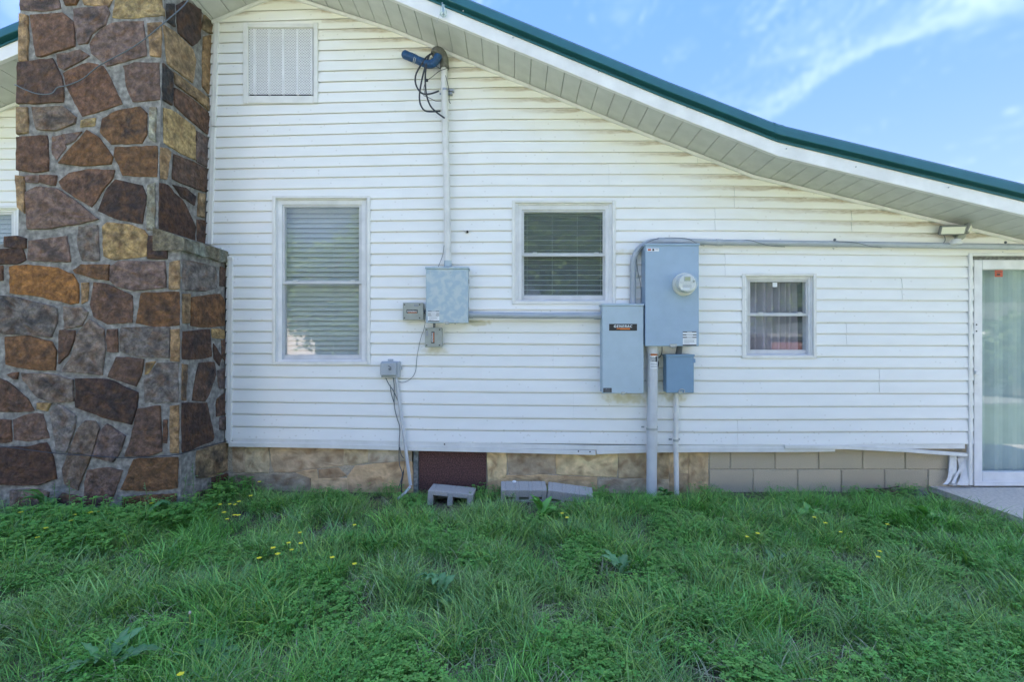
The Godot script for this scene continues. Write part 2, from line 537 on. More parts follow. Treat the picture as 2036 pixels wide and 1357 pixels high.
func build_roof() -> void:
	var line := wall_line()
	# F-channel along the wall
	var s := new_st()
	sweep(s, line, [Vector2(0.0, -0.036), Vector2(0.026, -0.034), Vector2(0.030, -0.031), Vector2(0.030, -0.006), Vector2(0.026, -0.002), Vector2(0.0, 0.0)])
	part(house, "soffit_channel", s, M.vinyl_trim)
	# soffit, one panel at a time, each with a rolled groove at its edge
	var soffit := group_part(house, "soffit")
	var rise := 0.022
	for i in line.size() - 1:
		var a: Vector2 = line[i]
		var b: Vector2 = line[i + 1]
		if i == 3: continue
		if i == 4: a = line[3]
		var n := maxi(1, roundi(a.distance_to(b) / 0.152))
		for k in n:
			var p := a.lerp(b, float(k) / n)
			var q := a.lerp(b, float(k + 1) / n)
			var up := (q - p).orthogonal().normalized()
			if up.y < 0.0: up = -up
			var d := (q - p).normalized()
			var z1 := OVERHANG + 0.004
			var st2 := new_st()
			var prof := [[0.0, 0.012], [0.004, 0.003], [0.010, 0.0], [(q - p).length() - 0.004, 0.0], [(q - p).length() - 0.001, 0.003], [(q - p).length(), 0.012]]
			var sag := rng.randf_range(-0.0012, 0.0012)
			for e in prof.size() - 1:
				var u: Vector2 = p + d * prof[e][0] + up * (prof[e][1] + sag)
				var v: Vector2 = p + d * prof[e + 1][0] + up * (prof[e + 1][1] + sag)
				quad(st2, Vector3(u.x, u.y, 0.0), Vector3(v.x, v.y, 0.0), Vector3(v.x, v.y + rise, z1), Vector3(u.x, u.y + rise, z1))
			part(soffit, "soffit_panel", st2, M.soffit)
	# fascia and green rake trim
	s = new_st()
	var low := rise
	sweep(s, line, [Vector2(OVERHANG - 0.02, low + 0.005), Vector2(OVERHANG - 0.02, low - 0.006), Vector2(OVERHANG + 0.012, low - 0.006), Vector2(OVERHANG + 0.014, low - 0.003), Vector2(OVERHANG + 0.014, low + 0.104)])
	part(house, "fascia", s, M.fascia)
	var roof := group_part(house, "roof")
	s = new_st()
	var g := low + 0.102
	s.set_smooth_group(-1)
	sweep(s, line, [Vector2(OVERHANG + 0.012, g + 0.004), Vector2(OVERHANG + 0.024, g), Vector2(OVERHANG + 0.028, g + 0.004), Vector2(OVERHANG + 0.027, g + 0.011), Vector2(OVERHANG - 0.004, g + 0.012), Vector2(OVERHANG - 0.004, g + 0.040), Vector2(OVERHANG + 0.050, g + 0.046)])
	sweep(s, line, [Vector2(OVERHANG + 0.050, g + 0.046), Vector2(OVERHANG + 0.054, g + 0.050), Vector2(OVERHANG + 0.049, g + 0.095)])
	sweep(s, line, [Vector2(OVERHANG + 0.049, g + 0.095), Vector2(OVERHANG + 0.044, g + 0.120), Vector2(OVERHANG + 0.030, g + 0.140), Vector2(OVERHANG + 0.0, g + 0.152), Vector2(OVERHANG - 0.16, g + 0.156)])
	part(roof, "rake_trim", s, M.roof_metal)
	for x in [1495.0, 905.0]:               # lapped joints of the trim
		s = new_st()
		var short := []
		for e in [x - 9.0, x, x + 9.0]:
			var v := px(e, line_y(e))
			short.append(Vector2(v.x, v.y))
		sweep(s, short, [Vector2(OVERHANG + 0.0530, g + 0.0445), Vector2(OVERHANG + 0.0565, g + 0.0495), Vector2(OVERHANG + 0.0515, g + 0.0955), Vector2(OVERHANG + 0.0465, g + 0.122), Vector2(OVERHANG + 0.032, g + 0.1425), Vector2(OVERHANG + 0.0, g + 0.1550)])
		part(roof, "trim_lap", s, M.roof_metal)
	for p in [[921, 22], [1020, 75], [1190, 143], [1366, 214], [1701, 332], [1885, 373], [1563, 296]]:   # screws along the trim's lower edge
		s = new_st()
		lathe(s, px(p[0], p[1], OVERHANG + 0.024), Vector3(0, 0, 1), [[0.006, 0.0], [0.006, 0.004], [0.0, 0.007]], 8)
		part(roof, "screw", s, M.zinc)
	s = new_st()
	sweep(s, line, [Vector2(OVERHANG - 0.16, g + 0.150), Vector2(-9.4, g + 0.150)])
	sweep(s, line, [Vector2(-9.4, 0.03), Vector2(OVERHANG, 0.06)])
	part(roof, "roof_panel", s, M.roof_metal)
	# rest of the shell: side and back walls
	s = new_st()
	var l: Vector2 = line[0]
	var r: Vector2 = line[-1]
	box(s, Vector3(l.x + 0.3, -0.2, -9.0), Vector3(l.x + 0.45, l.y + 0.2, -0.01), 0.0)
	part(house, "side_wall", s, M.white_siding_far)
	s = new_st()
	box(s, Vector3(r.x - 0.45, -0.2, -9.0), Vector3(r.x - 0.3, r.y + 0.1, -0.01), 0.0)
	part(house, "side_wall", s, M.white_siding_far)
	s = new_st()
	for i in line.size() - 1:
		var a: Vector2 = line[i]
		var b: Vector2 = line[i + 1]
		quad(s, Vector3(b.x, -0.2, -9.0), Vector3(a.x, -0.2, -9.0), Vector3(a.x, a.y + 0.1, -9.0), Vector3(b.x, b.y + 0.1, -9.0))
	part(house, "back_wall", s, M.white_siding_far)
	s = new_st()
	box(s, Vector3(l.x + 0.45, 0.35, -8.95), Vector3(r.x - 0.45, 0.40, -0.2), 0.0)
	part(house, "floor", s, M.room)
	s = new_st()
	box(s, Vector3(l.x + 0.45, 0.40, -3.2), Vector3(r.x - 0.45, 3.4, -3.1), 0.0)
	part(house, "room_wall", s, M.room)
func strip(parent: Node, called: String, pts: Array, hgt: float, z0: float, z1: float, m: Material) -> void:   # a trim strip along pixel points (top edge), hgt pixels tall
	var s := new_st()
	var line := []
	for p in pts:
		var v := px(p[0], p[1], z1)
		line.append(Vector2(v.x, v.y))
	var h := hgt * (DIST - z1) / FOCAL
	sweep(s, line, [Vector2(z0, -h), Vector2(z1 - 0.002, -h), Vector2(z1, -h + 0.002), Vector2(z1, -0.002), Vector2(z1 - 0.002, 0.0), Vector2(z0, 0.0)])
	var first: Vector2 = line[0]
	var last: Vector2 = line[-1]
	for e in [[first, -1.0], [last, 1.0]]:
		var q: Vector2 = e[0]
		var mid := Vector3(q.x - e[1] * 0.05, q.y - h / 2, (z0 + z1) / 2)
		quad_out(s, Vector3(q.x, q.y, z0), Vector3(q.x, q.y, z1), Vector3(q.x, q.y - h, z1), Vector3(q.x, q.y - h, z0), mid)
	part(parent, called, s, m)
func build_trim() -> void:
	var s := new_st()
	# upright channel against the chimney, with its step at the shoulder
	for q in [[[425, 44], [418, 250]], [[418, 252], [411, 486]], [[452, 512], [451, 700]], [[451, 701], [449, 882]]]:
		s = new_st()
		var a := px(q[0][0], q[0][1], 0.03)
		var b := px(q[1][0], q[1][1], 0.03)
		var lean := Transform3D(Basis(Vector3(0, 0, 1), atan2(b.x - a.x, a.y - b.y)), a)
		box(s, Vector3(0, -a.distance_to(b), -0.03), Vector3(0.046, 0, 0), 0.003, lean)
		box(s, Vector3(0.018, -a.distance_to(b), -0.004), Vector3(0.021, 0, 0.003), 0.001, lean)
		part(house, "corner_trim", s, M.vinyl_trim)
	strip(house, "corner_trim", [[412, 490], [440, 494]], 6, 0.0, 0.034, M.vinyl_trim)
	s = new_st()
	pbox(s, 434, 492, 441, 510, 0.0, 0.036, 0.003)
	part(house, "corner_trim", s, M.vinyl_trim)
	strip(house, "corner_trim", [[436, 508], [462, 511]], 6, 0.0, 0.037, M.vinyl_trim)
	# bottom edge: starter strips, sagging and pulled loose
	strip(house, "starter_strip", [[453, 872], [700, 876], [980, 882]], 9, 0.0, 0.018, M.vinyl_trim)
	strip(house, "starter_strip", [[980, 882], [1180, 886], [1440, 886], [1700, 884], [1918, 884]], 9, 0.0, 0.018, M.vinyl_trim)
	strip(house, "loose_strip", [[455, 880], [640, 883], [820, 888], [1000, 892], [1184, 896.5]], 9, 0.006, 0.030, M.vinyl_trim)
	strip(house, "loose_strip", [[1186, 895], [1285, 892], [1412, 891], [1560, 891], [1660, 890]], 9, 0.004, 0.024, M.vinyl_trim)
	strip(house, "loose_strip", [[1560, 886], [1680, 887], [1800, 893], [1923, 902]], 7, 0.012, 0.036, M.vinyl_trim)
	for p in [[1150, 898], [1173, 899], [884, 884]]:
		s = new_st()
		lathe(s, px(p[0], p[1], 0.030), Vector3(0, 0, 1), [[0.007, 0.0], [0.006, 0.002], [0.0, 0.003]], 8)
		part(house, "nail", s, M.dark_gap)
	# torn wrap and peeling jamb beside the door
	var torn := [[[1893, 906], [1888, 950], [1878, 964], 9.0], [[1898, 906], [1898, 962], [1896, 965], 7.0], [[1925, 905], [1906, 938], [1894, 962], 6.0], [[1912, 910], [1918, 940], [1912, 966], 8.0], [[1905, 912], [1912, 945], [1904, 965], 5.0], [[1922, 912], [1924, 940], [1921, 966], 7.0]]
	for q in torn:
		s = new_st()
		var w: float = q[3] / 220.0 / 2.0
		var path := smooth_path([px(q[0][0], q[0][1], 0.0), px(q[1][0], q[1][1], 0.012), px(q[2][0], q[2][1], 0.035)], 4)
		for i in path.size() - 1:
			var dx := Vector3(w, 0, 0)
			quad(s, path[i + 1] - dx, path[i + 1] + dx, path[i] + dx, path[i] - dx)
		part(house, "torn_vinyl", s, M.peeling_paint)
	s = new_st()
	pbox(s, 1888, 902, 1899, 966, -0.06, -0.015, 0.004)
	pbox(s, 1904, 902, 1926, 966, -0.06, -0.02, 0.004)
	part(house, "door_jamb", s, M.peeling_paint)
# a double-hung window; every number is a pixel rectangle [x0, y0, x1, y1]
func build_window(outer: Array, frame: Array, sash: Array, rail: float, called := "window") -> Node3D:
	var w := group_part(house, called)
	var s := new_st()
	var j := 6.5
	pbox(s, outer[0], outer[1], outer[0] + j, outer[3], 0.0, 0.026, 0.003)
	pbox(s, outer[2] - j, outer[1], outer[2], outer[3], 0.0, 0.026, 0.003)
	pbox(s, outer[0] + j, outer[1], outer[2] - j, outer[1] + j - 1.0, 0.0, 0.0245, 0.003)
	pbox(s, outer[0] + j, outer[3] - j, outer[2] - j, outer[3], 0.0, 0.0245, 0.003)
	part(w, "trim", s, M.vinyl_trim)
	s = new_st()
	var o0: float = outer[0] + j - 1.0
	var o2: float = outer[2] - j + 1.0
	var o1: float = outer[1] + j - 1.0
	var o3: float = outer[3] - j + 1.0
	pbox(s, o0, o1, frame[0], o3, -0.10, 0.004, 0.003)
	pbox(s, frame[2], o1, o2, o3, -0.10, 0.004, 0.003)
	pbox(s, frame[0], o1, frame[2], frame[1], -0.10, 0.003, 0.003)
	pbox(s, frame[0], frame[3], frame[2], o3, -0.10, 0.003, 0.003)
	part(w, "frame", s, M.window_frame)
	s = new_st()
	pbox(s, frame[0], frame[1], sash[0], frame[3], -0.10, -0.006, 0.002)
	pbox(s, sash[2], frame[1], frame[2], frame[3], -0.10, -0.006, 0.002)
	pbox(s, sash[0], frame[1], sash[2], sash[1], -0.10, -0.007, 0.002)
	pbox(s, sash[0], sash[3], sash[2], frame[3], -0.10, -0.007, 0.002)
	part(w, "stop", s, M.window_frame)
	var b := 5.0
	for half in [[sash[1], rail + 4.0, -0.018, -0.040], [rail - 3.0, sash[3], -0.044, -0.066]]:
		s = new_st()
		var z1: float = half[2]
		var z0: float = half[3]
		var thick := 9.0 if z1 < -0.03 else 5.0
		pbox(s, sash[0] - 1, half[0], sash[0] + b, half[1], z0, z1, 0.002)
		pbox(s, sash[2] - b, half[0], sash[2] + 1, half[1], z0, z1, 0.002)
		pbox(s, sash[0] + b, half[0], sash[2] - b, half[0] + b, z0, z1 - 0.001, 0.002)
		pbox(s, sash[0] + b, half[1] - thick, sash[2] - b, half[1], z0, z1 - 0.001, 0.002)
		part(w, "sash", s, M.sash)
		s = new_st()
		var a := px(sash[0] + b - 1, half[0] + b - 1, z1)
		var c := px(sash[2] - b + 1, half[1] - thick + 1, z1)
		var zg := (z0 + z1) / 2.0
		quad(s, Vector3(a.x, c.y, zg), Vector3(c.x, c.y, zg), Vector3(c.x, a.y, zg), Vector3(a.x, a.y, zg))
		part(w, "pane", s, M.glass)
		s = new_st()
		zg -= 0.009
		quad(s, Vector3(a.x, c.y, zg), Vector3(c.x, c.y, zg), Vector3(c.x, a.y, zg), Vector3(a.x, a.y, zg))
		part(w, "inner_pane", s, M.glass)
	for q in [sash[0] + 22.0, sash[2] - 22.0]:
		s = new_st()
		pbox(s, q, rail - 4.0, q + 9.0, rail - 1.0, -0.034, -0.012, 0.002)
		part(w, "latch", s, M.sash)
	return w
func blind(x0: float, y0: float, x1: float, y1: float, pitch: float, tilt: float, m: Material, label: String) -> void:
	var z := -0.125
	var a := px(x0, y0, z)
	var c := px(x1, y1, z)
	var t := thing("window_blind", label, "window blind", Vector3((a.x + c.x) / 2.0, c.y, z))
	var s := new_st()
	box(s, Vector3(a.x, a.y - 0.035, z - 0.025), Vector3(c.x, a.y, z + 0.025), 0.003)
	part(t, "head_rail", s, m)
	s = new_st()
	var wid := c.x - a.x - 0.012
	for k in 4:           # a slat is slightly cupped
		var f := func(q: float) -> Vector2: return Vector2((q - 0.5) * 0.05, 0.003 * (1.0 - pow(2.0 * q - 1.0, 2.0)))
		var p: Vector2 = f.call(k / 4.0)
		var r: Vector2 = f.call((k + 1) / 4.0)
		for side in [0.0, -0.0025]:
			quad(s, Vector3(-wid / 2, p.y + side, p.x), Vector3(wid / 2, p.y + side, p.x), Vector3(wid / 2, r.y + side, r.x), Vector3(-wid / 2, r.y + side, r.x))
	var slat := mesh_of(s)
	var step := pitch * (DIST - z) / FOCAL
	var y := a.y - 0.055
	while y > c.y + 0.03:
		var o := put(t, "slat", slat, m)
		o.position = Vector3(0, y - c.y, 0)
		o.rotation.x = deg_to_rad(tilt + rng.randf_range(-5.0, 5.0))
		o.rotation.z = rng.randf_range(-0.005, 0.005)
		y -= step
	s = new_st()
	box(s, Vector3(a.x + 0.005, c.y, z - 0.022), Vector3(c.x - 0.005, c.y + 0.022, z + 0.022), 0.004)
	part(t, "bottom_rail", s, m)
	for f in [0.06, 0.36, 0.66, 0.94]:
		s = new_st()
		var x := lerpf(a.x, c.x, f)
		tube(s, PackedVector3Array([Vector3(x, a.y - 0.03, z + 0.027), Vector3(x, c.y + 0.01, z + 0.027)]), 0.0012, 5)
		part(t, "ladder_cord", s, m)
func build_openings() -> void:
	build_window([541, 389, 736, 726], [551, 398, 728, 720], [561, 407, 719, 715], 561)
	build_window([1018, 398, 1224, 605.5], [1030, 408, 1211, 601], [1037, 417, 1203.5, 597], 506)
	build_window([1475.5, 543.5, 1624, 713.5], [1484, 552, 1612, 707], [1486, 556, 1607, 705], 625)
	build_window([-136, 409, 46, 666], [-122, 418, 32, 660], [-116, 422, 28, 655], 545)
	blind(562, 408, 719, 716, 9.7, 62.0, M.slat, "white slatted blind turned nearly shut behind the tall narrow window")
	blind(1038, 417, 1203, 597, 9.9, 12.0, M.dark_slat, "open slatted blind with pale cords behind the square window")
	blind(-118, 420, 30, 656, 9.1, 60.0, M.slat, "shut slatted blind in the window partly hidden beside the stone chimney")
	# curtain in the small window
	var t := thing("curtain", "grey mauve curtain hanging in folds inside the small window", "curtain", px(1545, 705, -0.13))
	var s := new_st()
	s.set_smooth_group(0)
	var n := 90
	var a := px(1488, 552, -0.12)
	var c := px(1585, 712, -0.12)
	for i in n:
		for k in 6:
			var f := func(u: float, v: float) -> Vector3:
				var x := lerpf(a.x, c.x, u)
				var fold := sin(u * 44.0 + 1.3 * sin(u * 9.0) + v * 0.5) * 0.028 + sin(u * 17.0 + 2.0) * 0.010
				return Vector3(x + 0.006 * v * sin(u * 20.0), lerpf(a.y, c.y, v), -0.145 + fold)
			quad(s, f.call(float(i) / n, (k + 1) / 6.0), f.call((i + 1.0) / n, (k + 1) / 6.0), f.call((i + 1.0) / n, k / 6.0), f.call(float(i) / n, k / 6.0))
	part(t, "cloth", s, M.curtain)
	s = new_st()
	tube(s, PackedVector3Array([px(1480, 553, -0.125), px(1615, 553, -0.125)]), 0.008, 8)
	part(t, "rod", s, M.zinc)
	s = new_st()
	pbox(s, 1536, 562, 1545, 571, -0.0305, -0.0285, 0.0)
	var st := part(house.get_node("window3") if house.has_node("window3") else house, "sticker", s, M.white_print)
	# the glazed door
	var d := group_part(house, "door")
	s = new_st()
	pbox(s, 1926.5, 503, 1934, 966, 0.0, 0.03, 0.003)
	pbox(s, 1934, 503, 2150, 509, 0.0, 0.028, 0.003)
	pbox(s, 2138, 509, 2150, 966, 0.0, 0.028, 0.003)
	part(d, "trim", s, M.vinyl_trim)
	s = new_st()
	pbox(s, 1934, 509, 2138, 517, -0.08, -0.03, 0.002)
	pbox(s, 1930, 517, 1936, 968, -0.10, -0.03, 0.002)
	part(d, "jamb", s, M.old_board)
	s = new_st()
	pbox(s, 1936, 517, 1953, 966, -0.06, 0.0, 0.004)
	pbox(s, 2120, 517, 2136, 966, -0.06, 0.0, 0.004)
	pbox(s, 1953, 517, 2120, 536, -0.06, -0.001, 0.004)
	pbox(s, 1953, 939, 2120, 958, -0.06, -0.001, 0.004)
	pbox(s, 1937, 958, 2136, 967, -0.06, 0.012, 0.003)
	part(d, "frame", s, M.window_frame)
	s = new_st()
	pbox(s, 1951, 534, 2122, 941, -0.034, -0.030, 0.0)
	a = px(1951, 534, -0.03)
	c = px(2122, 941, -0.03)
	s = new_st()
	quad(s, Vector3(a.x, c.y, -0.03), Vector3(c.x, c.y, -0.03), Vector3(c.x, a.y, -0.03), Vector3(a.x, a.y, -0.03))
	part(d, "pane", s, M.glass)
	s = new_st()
	pbox(s, 1936.5, 735, 1944, 764, 0.0, 0.014, 0.003)
	pbox(s, 1940, 738, 1948, 746, 0.012, 0.04, 0.004)
	part(d, "handle", s, M.window_frame)
	for y in [646.0, 659.0]:
		s = new_st()
		lathe(s, px(1941, y, 0.0), Vector3(0, 0, 1), [[0.0075, 0.0], [0.006, 0.002], [0.0, 0.002]], 10)
		part(d, "screw_hole", s, M.dark_gap)
	s = new_st()
	pbox(s, 1977.5, 537.5, 1993, 551, -0.029, -0.0275, 0.0)
	part(d, "sticker", s, M.red_print)
	s = new_st()
	pbox(s, 1980, 540.5, 1991, 541.8, -0.0275, -0.0268, 0.0)
	pbox(s, 1981, 544, 1988, 548, -0.0275, -0.0268, 0.0)
	part(d, "sticker_print", s, M.black_print)
	t = thing("roller_shade", "pale shade cloth drawn down behind the glazed door", "shade", px(2036, 945, -0.11))
	s = new_st()
	var n2 := 24
	for i in n2:
		var x0 := lerpf(a.x - 0.02, c.x, float(i) / n2)
		var x1 := lerpf(a.x - 0.02, c.x, float(i + 1) / n2)
		quad(s, Vector3(x0, c.y - 0.03, -0.11 + 0.014 * sin(i * 1.3)), Vector3(x1, c.y - 0.03, -0.11 + 0.014 * sin(i * 1.3 + 1.3)), Vector3(x1, a.y + 0.03, -0.11 + 0.014 * sin(i * 1.3 + 1.3)), Vector3(x0, a.y + 0.03, -0.11 + 0.014 * sin(i * 1.3)))
	part(t, "cloth", s, M.shade_cloth)
	# gable vent
	var v := group_part(house, "gable_vent")
	s = new_st()
	pbox(s, 483, 44, 493, 206, 0.0, 0.03, 0.004)
	pbox(s, 623, 44, 632, 204, 0.0, 0.03, 0.004)
	pbox(s, 493, 46, 623, 54, 0.0, 0.028, 0.004)
	pbox(s, 493, 190, 623, 205, 0.0, 0.028, 0.004)
	part(v, "frame", s, M.vinyl_trim)
	s = new_st()
	pbox(s, 490, 50, 628, 195, -0.06, -0.04, 0.0)
	part(v, "back_board", s, M.dark_gap)
	var x := 495.0
	for k in 5:
		var wpx := 13.0 if k == 0 else 28.4
		s = new_st()
		a = px(x, 56, 0.006)
		c = px(minf(x + wpx - 4.0, 624.0), 188, 0.006)
		var us := (c.x - a.x) / 0.0135
		var vs := (a.y - c.y) / 0.024
		for q in [[a.x, c.y, 0.0, vs], [c.x, a.y, us, 0.0], [c.x, c.y, us, vs], [a.x, c.y, 0.0, vs], [a.x, a.y, 0.0, 0.0], [c.x, a.y, us, 0.0]]:
			s.set_uv(Vector2(q[2], q[3]))
			s.add_vertex(Vector3(q[0], q[1], 0.006))
		part(v, "mesh_strip", s, M.vent_mesh)
		s = new_st()
		pbox(s, x + wpx - 4.5, 56, minf(x + wpx + 0.5, 624.0), 188, -0.01, 0.0105, 0.003)
		part(v, "rib", s, M.window_frame)
		x += wpx

# ---------------------------------------------------------------- stonework
const TINT := {"p": Color(0.170, 0.118, 0.100), "b": Color(0.135, 0.078, 0.054), "r": Color(0.185, 0.092, 0.040), "o": Color(0.28, 0.125, 0.036), "d": Color(0.070, 0.040, 0.030), "g": Color(0.20, 0.162, 0.135), "t": Color(0.33, 0.222, 0.118), "y": Color(0.41, 0.285, 0.128), "k": Color(0.045, 0.040, 0.036), "l": Color(0.30, 0.29, 0.22)}
const FRONT_Z := 0.605
# outlines of the chimney's front stones: tint, then x, y pairs on an enlarged copy (2.61 times) of the photograph
const FRONT := ["p 105 0 312 0 318 45 250 60 110 55", "t 108 72 152 85 150 320 105 320", "b 165 82 335 72 388 120 393 240 300 270 215 298 195 295 172 150", "p 385 50 560 32 572 70 550 130 480 180 460 225 412 235 395 130", "r 330 -30 420 -30 400 25 345 30", "t 425 -30 600 -30 570 35 440 25", "y 590 60 610 -20 840 -20 850 80 700 95 590 95", "p 520 160 590 120 745 112 765 290 650 320 560 345 480 280 470 230", "p 300 285 420 262 470 290 400 330 340 365 305 350", "b 100 325 280 308 300 350 330 420 335 530 200 540 95 540", "b 330 380 460 325 540 345 590 440 637 540 520 580 430 605 380 510 350 450", "p 645 345 700 328 828 325 832 520 690 530 660 450", "g 175 560 330 555 400 610 395 640 290 680 195 675", "t 95 560 150 560 150 690 95 700", "y 425 625 500 615 495 655 420 660", "r 535 620 600 580 730 555 765 590 765 700 740 745 580 748 525 690", "b 95 715 250 705 258 890 180 895 92 885", "p 275 710 320 705 345 765 300 830 275 800", "p 325 700 430 685 390 730 350 755", "r 460 678 520 720 590 815 580 855 420 860 310 850 380 765", "r 600 765 818 760 818 920 640 910 620 860 595 810", "p 135 910 210 915 205 950 140 945", "b 215 910 300 912 290 965 215 950", "b 310 945 370 900 460 880 598 885 590 925 530 1000 480 1075 420 1040 330 980", "p 140 1000 200 970 300 980 390 1040 515 1140 400 1165 240 1190 150 1190", "d 510 1095 560 980 600 932 740 965 765 1020 740 1165 600 1135", "t 88 910 130 920 135 1110 98 1080", "y 535 1175 560 1155 690 1170 750 1195 770 1220 765 1330 600 1350 540 1330", "p 155 1250 350 1228 372 1362 150 1352", "g 410 1180 510 1168 520 1352 430 1355 405 1260", "l 782 560 815 560 812 740 780 720", "d 775 1225 860 1222 872 1345 772 1345", "l 770 960 808 950 806 1195 765 1195", "t 770 125 842 120 838 300 785 292",
	"o 55 1383 150 1375 300 1393 380 1423 412 1478 410 1573 370 1578 200 1538 60 1523", "r 390 1403 430 1375 572 1375 566 1458 480 1443 400 1418", "p 580 1383 620 1358 860 1358 865 1493 700 1508 610 1488 575 1458", "g -40 1530 80 1543 300 1598 300 1673 270 1753 150 1741 -40 1725", "g 335 1593 430 1598 460 1623 430 1693 340 1708", "t 430 1468 465 1468 460 1563 430 1578", "b 490 1468 550 1473 690 1533 690 1673 560 1683 490 1643 475 1583", "r 735 1521 932 1515 934 1688 820 1698 710 1678", "r 35 1748 150 1743 270 1773 298 1823 290 1923 160 1918 38 1893", "b 315 1713 395 1718 395 1753 355 1843 310 1888", "g 470 1658 545 1708 550 1813 535 1948 440 1938 325 1928 380 1853 405 1743", "b 560 1713 615 1708 615 1828 560 1823", "g 630 1703 885 1698 880 1858 720 1853 625 1823", "b 610 1853 750 1863 735 1953 710 2003 565 1958", "b -60 1930 60 1993 150 2073 180 2133 100 2138 -60 2138", "g 120 1938 280 1943 385 1973 388 2083 300 2088 210 2068 130 1973", "d 400 1963 560 1968 720 2038 715 2113 685 2203 560 2173 400 2113", "g 750 1973 820 1888 928 1883 924 2088 755 2088", "b -60 2173 60 2183 65 2293 -60 2303", "p 75 2178 160 2148 225 2148 258 2273 150 2293 80 2283", "g 270 2143 305 2095 400 2158 395 2213 350 2348 300 2333 285 2243", "g 410 2223 450 2183 500 2188 522 2223 490 2333 430 2483 410 2543 345 2513 330 2433", "p 530 2233 560 2201 655 2263 620 2363 590 2398 485 2373", "b 720 2123 835 2105 845 2343 780 2368 655 2368 690 2263", "d -60 2328 150 2318 245 2295 280 2373 298 2483 200 2518 -60 2513", "p 460 2443 560 2425 640 2443 600 2553 570 2620 440 2620 445 2503", "r 700 2383 928 2373 922 2533 780 2548 630 2543", "g 60 2543 200 2538 260 2553 250 2630 60 2630", "y 200 2093 270 2093 250 2133 200 2123", "b -40 1383 20 1383 20 1453 -40 1463", "b 40 1943 100 1933 95 1968 75 1968", "t 886 1363 934 1353 934 1498 882 1503", "t 892 1713 934 1708 932 1878 892 1873", "t 888 2108 930 2103 930 2353 888 2348", "d 30 1230 95 1225 140 1240 140 1290 30 1285", "d -60 1295 120 1292 140 1350 100 1370 -60 1370", "r 640 2580 920 2560 910 2640 640 2640", "b 330 2560 430 2580 425 2640 270 2640", "y 760 1885 810 1875 770 1940 755 1945", "r 395 1780 400 1750 402 1800", "b 850 2180 872 2180 870 2300 850 2300"]
const SIDE := ["d 920 30 960 5 1040 50 1040 200 1000 240 925 170", "t 850 130 905 165 1000 260 1015 310 1000 430 870 330", "t 1055 190 1095 180 1090 500 1050 450", "t 1060 80 1105 120 1100 180 1050 150", "b 905 455 990 510 1080 590 1080 700 1030 660 905 550", "y 850 560 890 570 1010 660 1012 830 930 790 852 740", "t 900 375 960 420 1080 510 1085 580 1000 500 910 440", "p 1020 680 1080 720 1078 870 1020 840", "b 900 800 1000 840 1078 880 1075 1000 960 960 895 930", "d 895 960 960 975 1010 1020 1005 1065 940 1020", "d 828 950 870 960 960 1060 1015 1180 1010 1250 900 1220 826 1195", "t 1030 1000 1060 1010 1055 1130 1025 1120", "b 1020 1140 1078 1150 1075 1275 1025 1250", "k 846 330 895 380 890 545 846 520", "k 866 20 900 20 905 140 868 110", "t 832 765 872 772 885 790 862 930 832 925"]
const SIDE_LOW := ["g 950 1348 1115 1383 1120 1493 1060 1513 948 1503", "b 1140 1383 1170 1393 1170 1488 1140 1483", "r 990 1543 1140 1528 1163 1573 1158 1693 1090 1698 990 1693", "y 1100 1708 1163 1713 1163 1758 1100 1753", "d 948 1723 1085 1711 1098 1853 1040 1863 946 1865", "d 1105 1783 1150 1853 1135 1898 1110 1863", "b 1148 1768 1164 1768 1164 1873 1150 1853", "b 1030 1883 1110 1881 1120 1943 1080 2053 1060 2083 995 2078", "p 1130 1923 1163 1913 1163 2018 1135 2013", "b 1125 2073 1163 2043 1163 2153 1120 2163", "p 1140 2173 1166 2163 1166 2233 1137 2228", "d 944 2093 1070 2093 1108 2273 1100 2288 944 2351", "t 1020 2343 1180 2293 1185 2443 1100 2473 1015 2483", "d 1100 2483 1185 2458 1185 2513 1100 2543", "p 1020 2553 1090 2543 1080 2593 1000 2610", "t 948 1525 982 1525 978 1680 946 1680", "t 945 1890 972 1895 964 2080 942 2080"]
func corner_px(y: float) -> float:              # the chimney's front corner leans a little
	return 327.0 - 0.030 * y
func on_side(x: float, y: float, low: bool) -> Vector3:
	var s := FOCAL / (DIST - FRONT_Z)
	var z := 0.3
	var p := Vector3.ZERO
	for k in 3:
		var yy := EYE + (678.5 - y) * (DIST - z) / FOCAL
		var xs := ((359.5 if low else corner_px(678.5 - (yy - EYE) * s)) - 1018.0) / s
		z = clampf(DIST - FOCAL * xs / (x - 1018.0), -0.02, FRONT_Z)
		p = Vector3(xs, EYE + (678.5 - y) * (DIST - z) / FOCAL, z)
	return p
func ring_of(text: String, div: float, at: Vector2, jitter: float) -> PackedVector2Array:
	var f := text.split(" ")
	var raw := PackedVector2Array()
	for i in range(1, f.size() - 1, 2):
		raw.append(Vector2(float(f[i]), float(f[i + 1])) / div + at)
	var out := PackedVector2Array()
	for i in raw.size():
		var a := raw[i]
		var b := raw[(i + 1) % raw.size()]
		var n := maxi(1, roundi(a.distance_to(b) / 11.0))
		for k in n:
			var p := a.lerp(b, float(k) / n)
			if k == 0: p = p.lerp((raw[i - 1] + b) / 2.0, 0.015)
			out.append(p + Vector2(rng.randf_range(-1, 1), rng.randf_range(-1, 1)) * jitter)
	return out
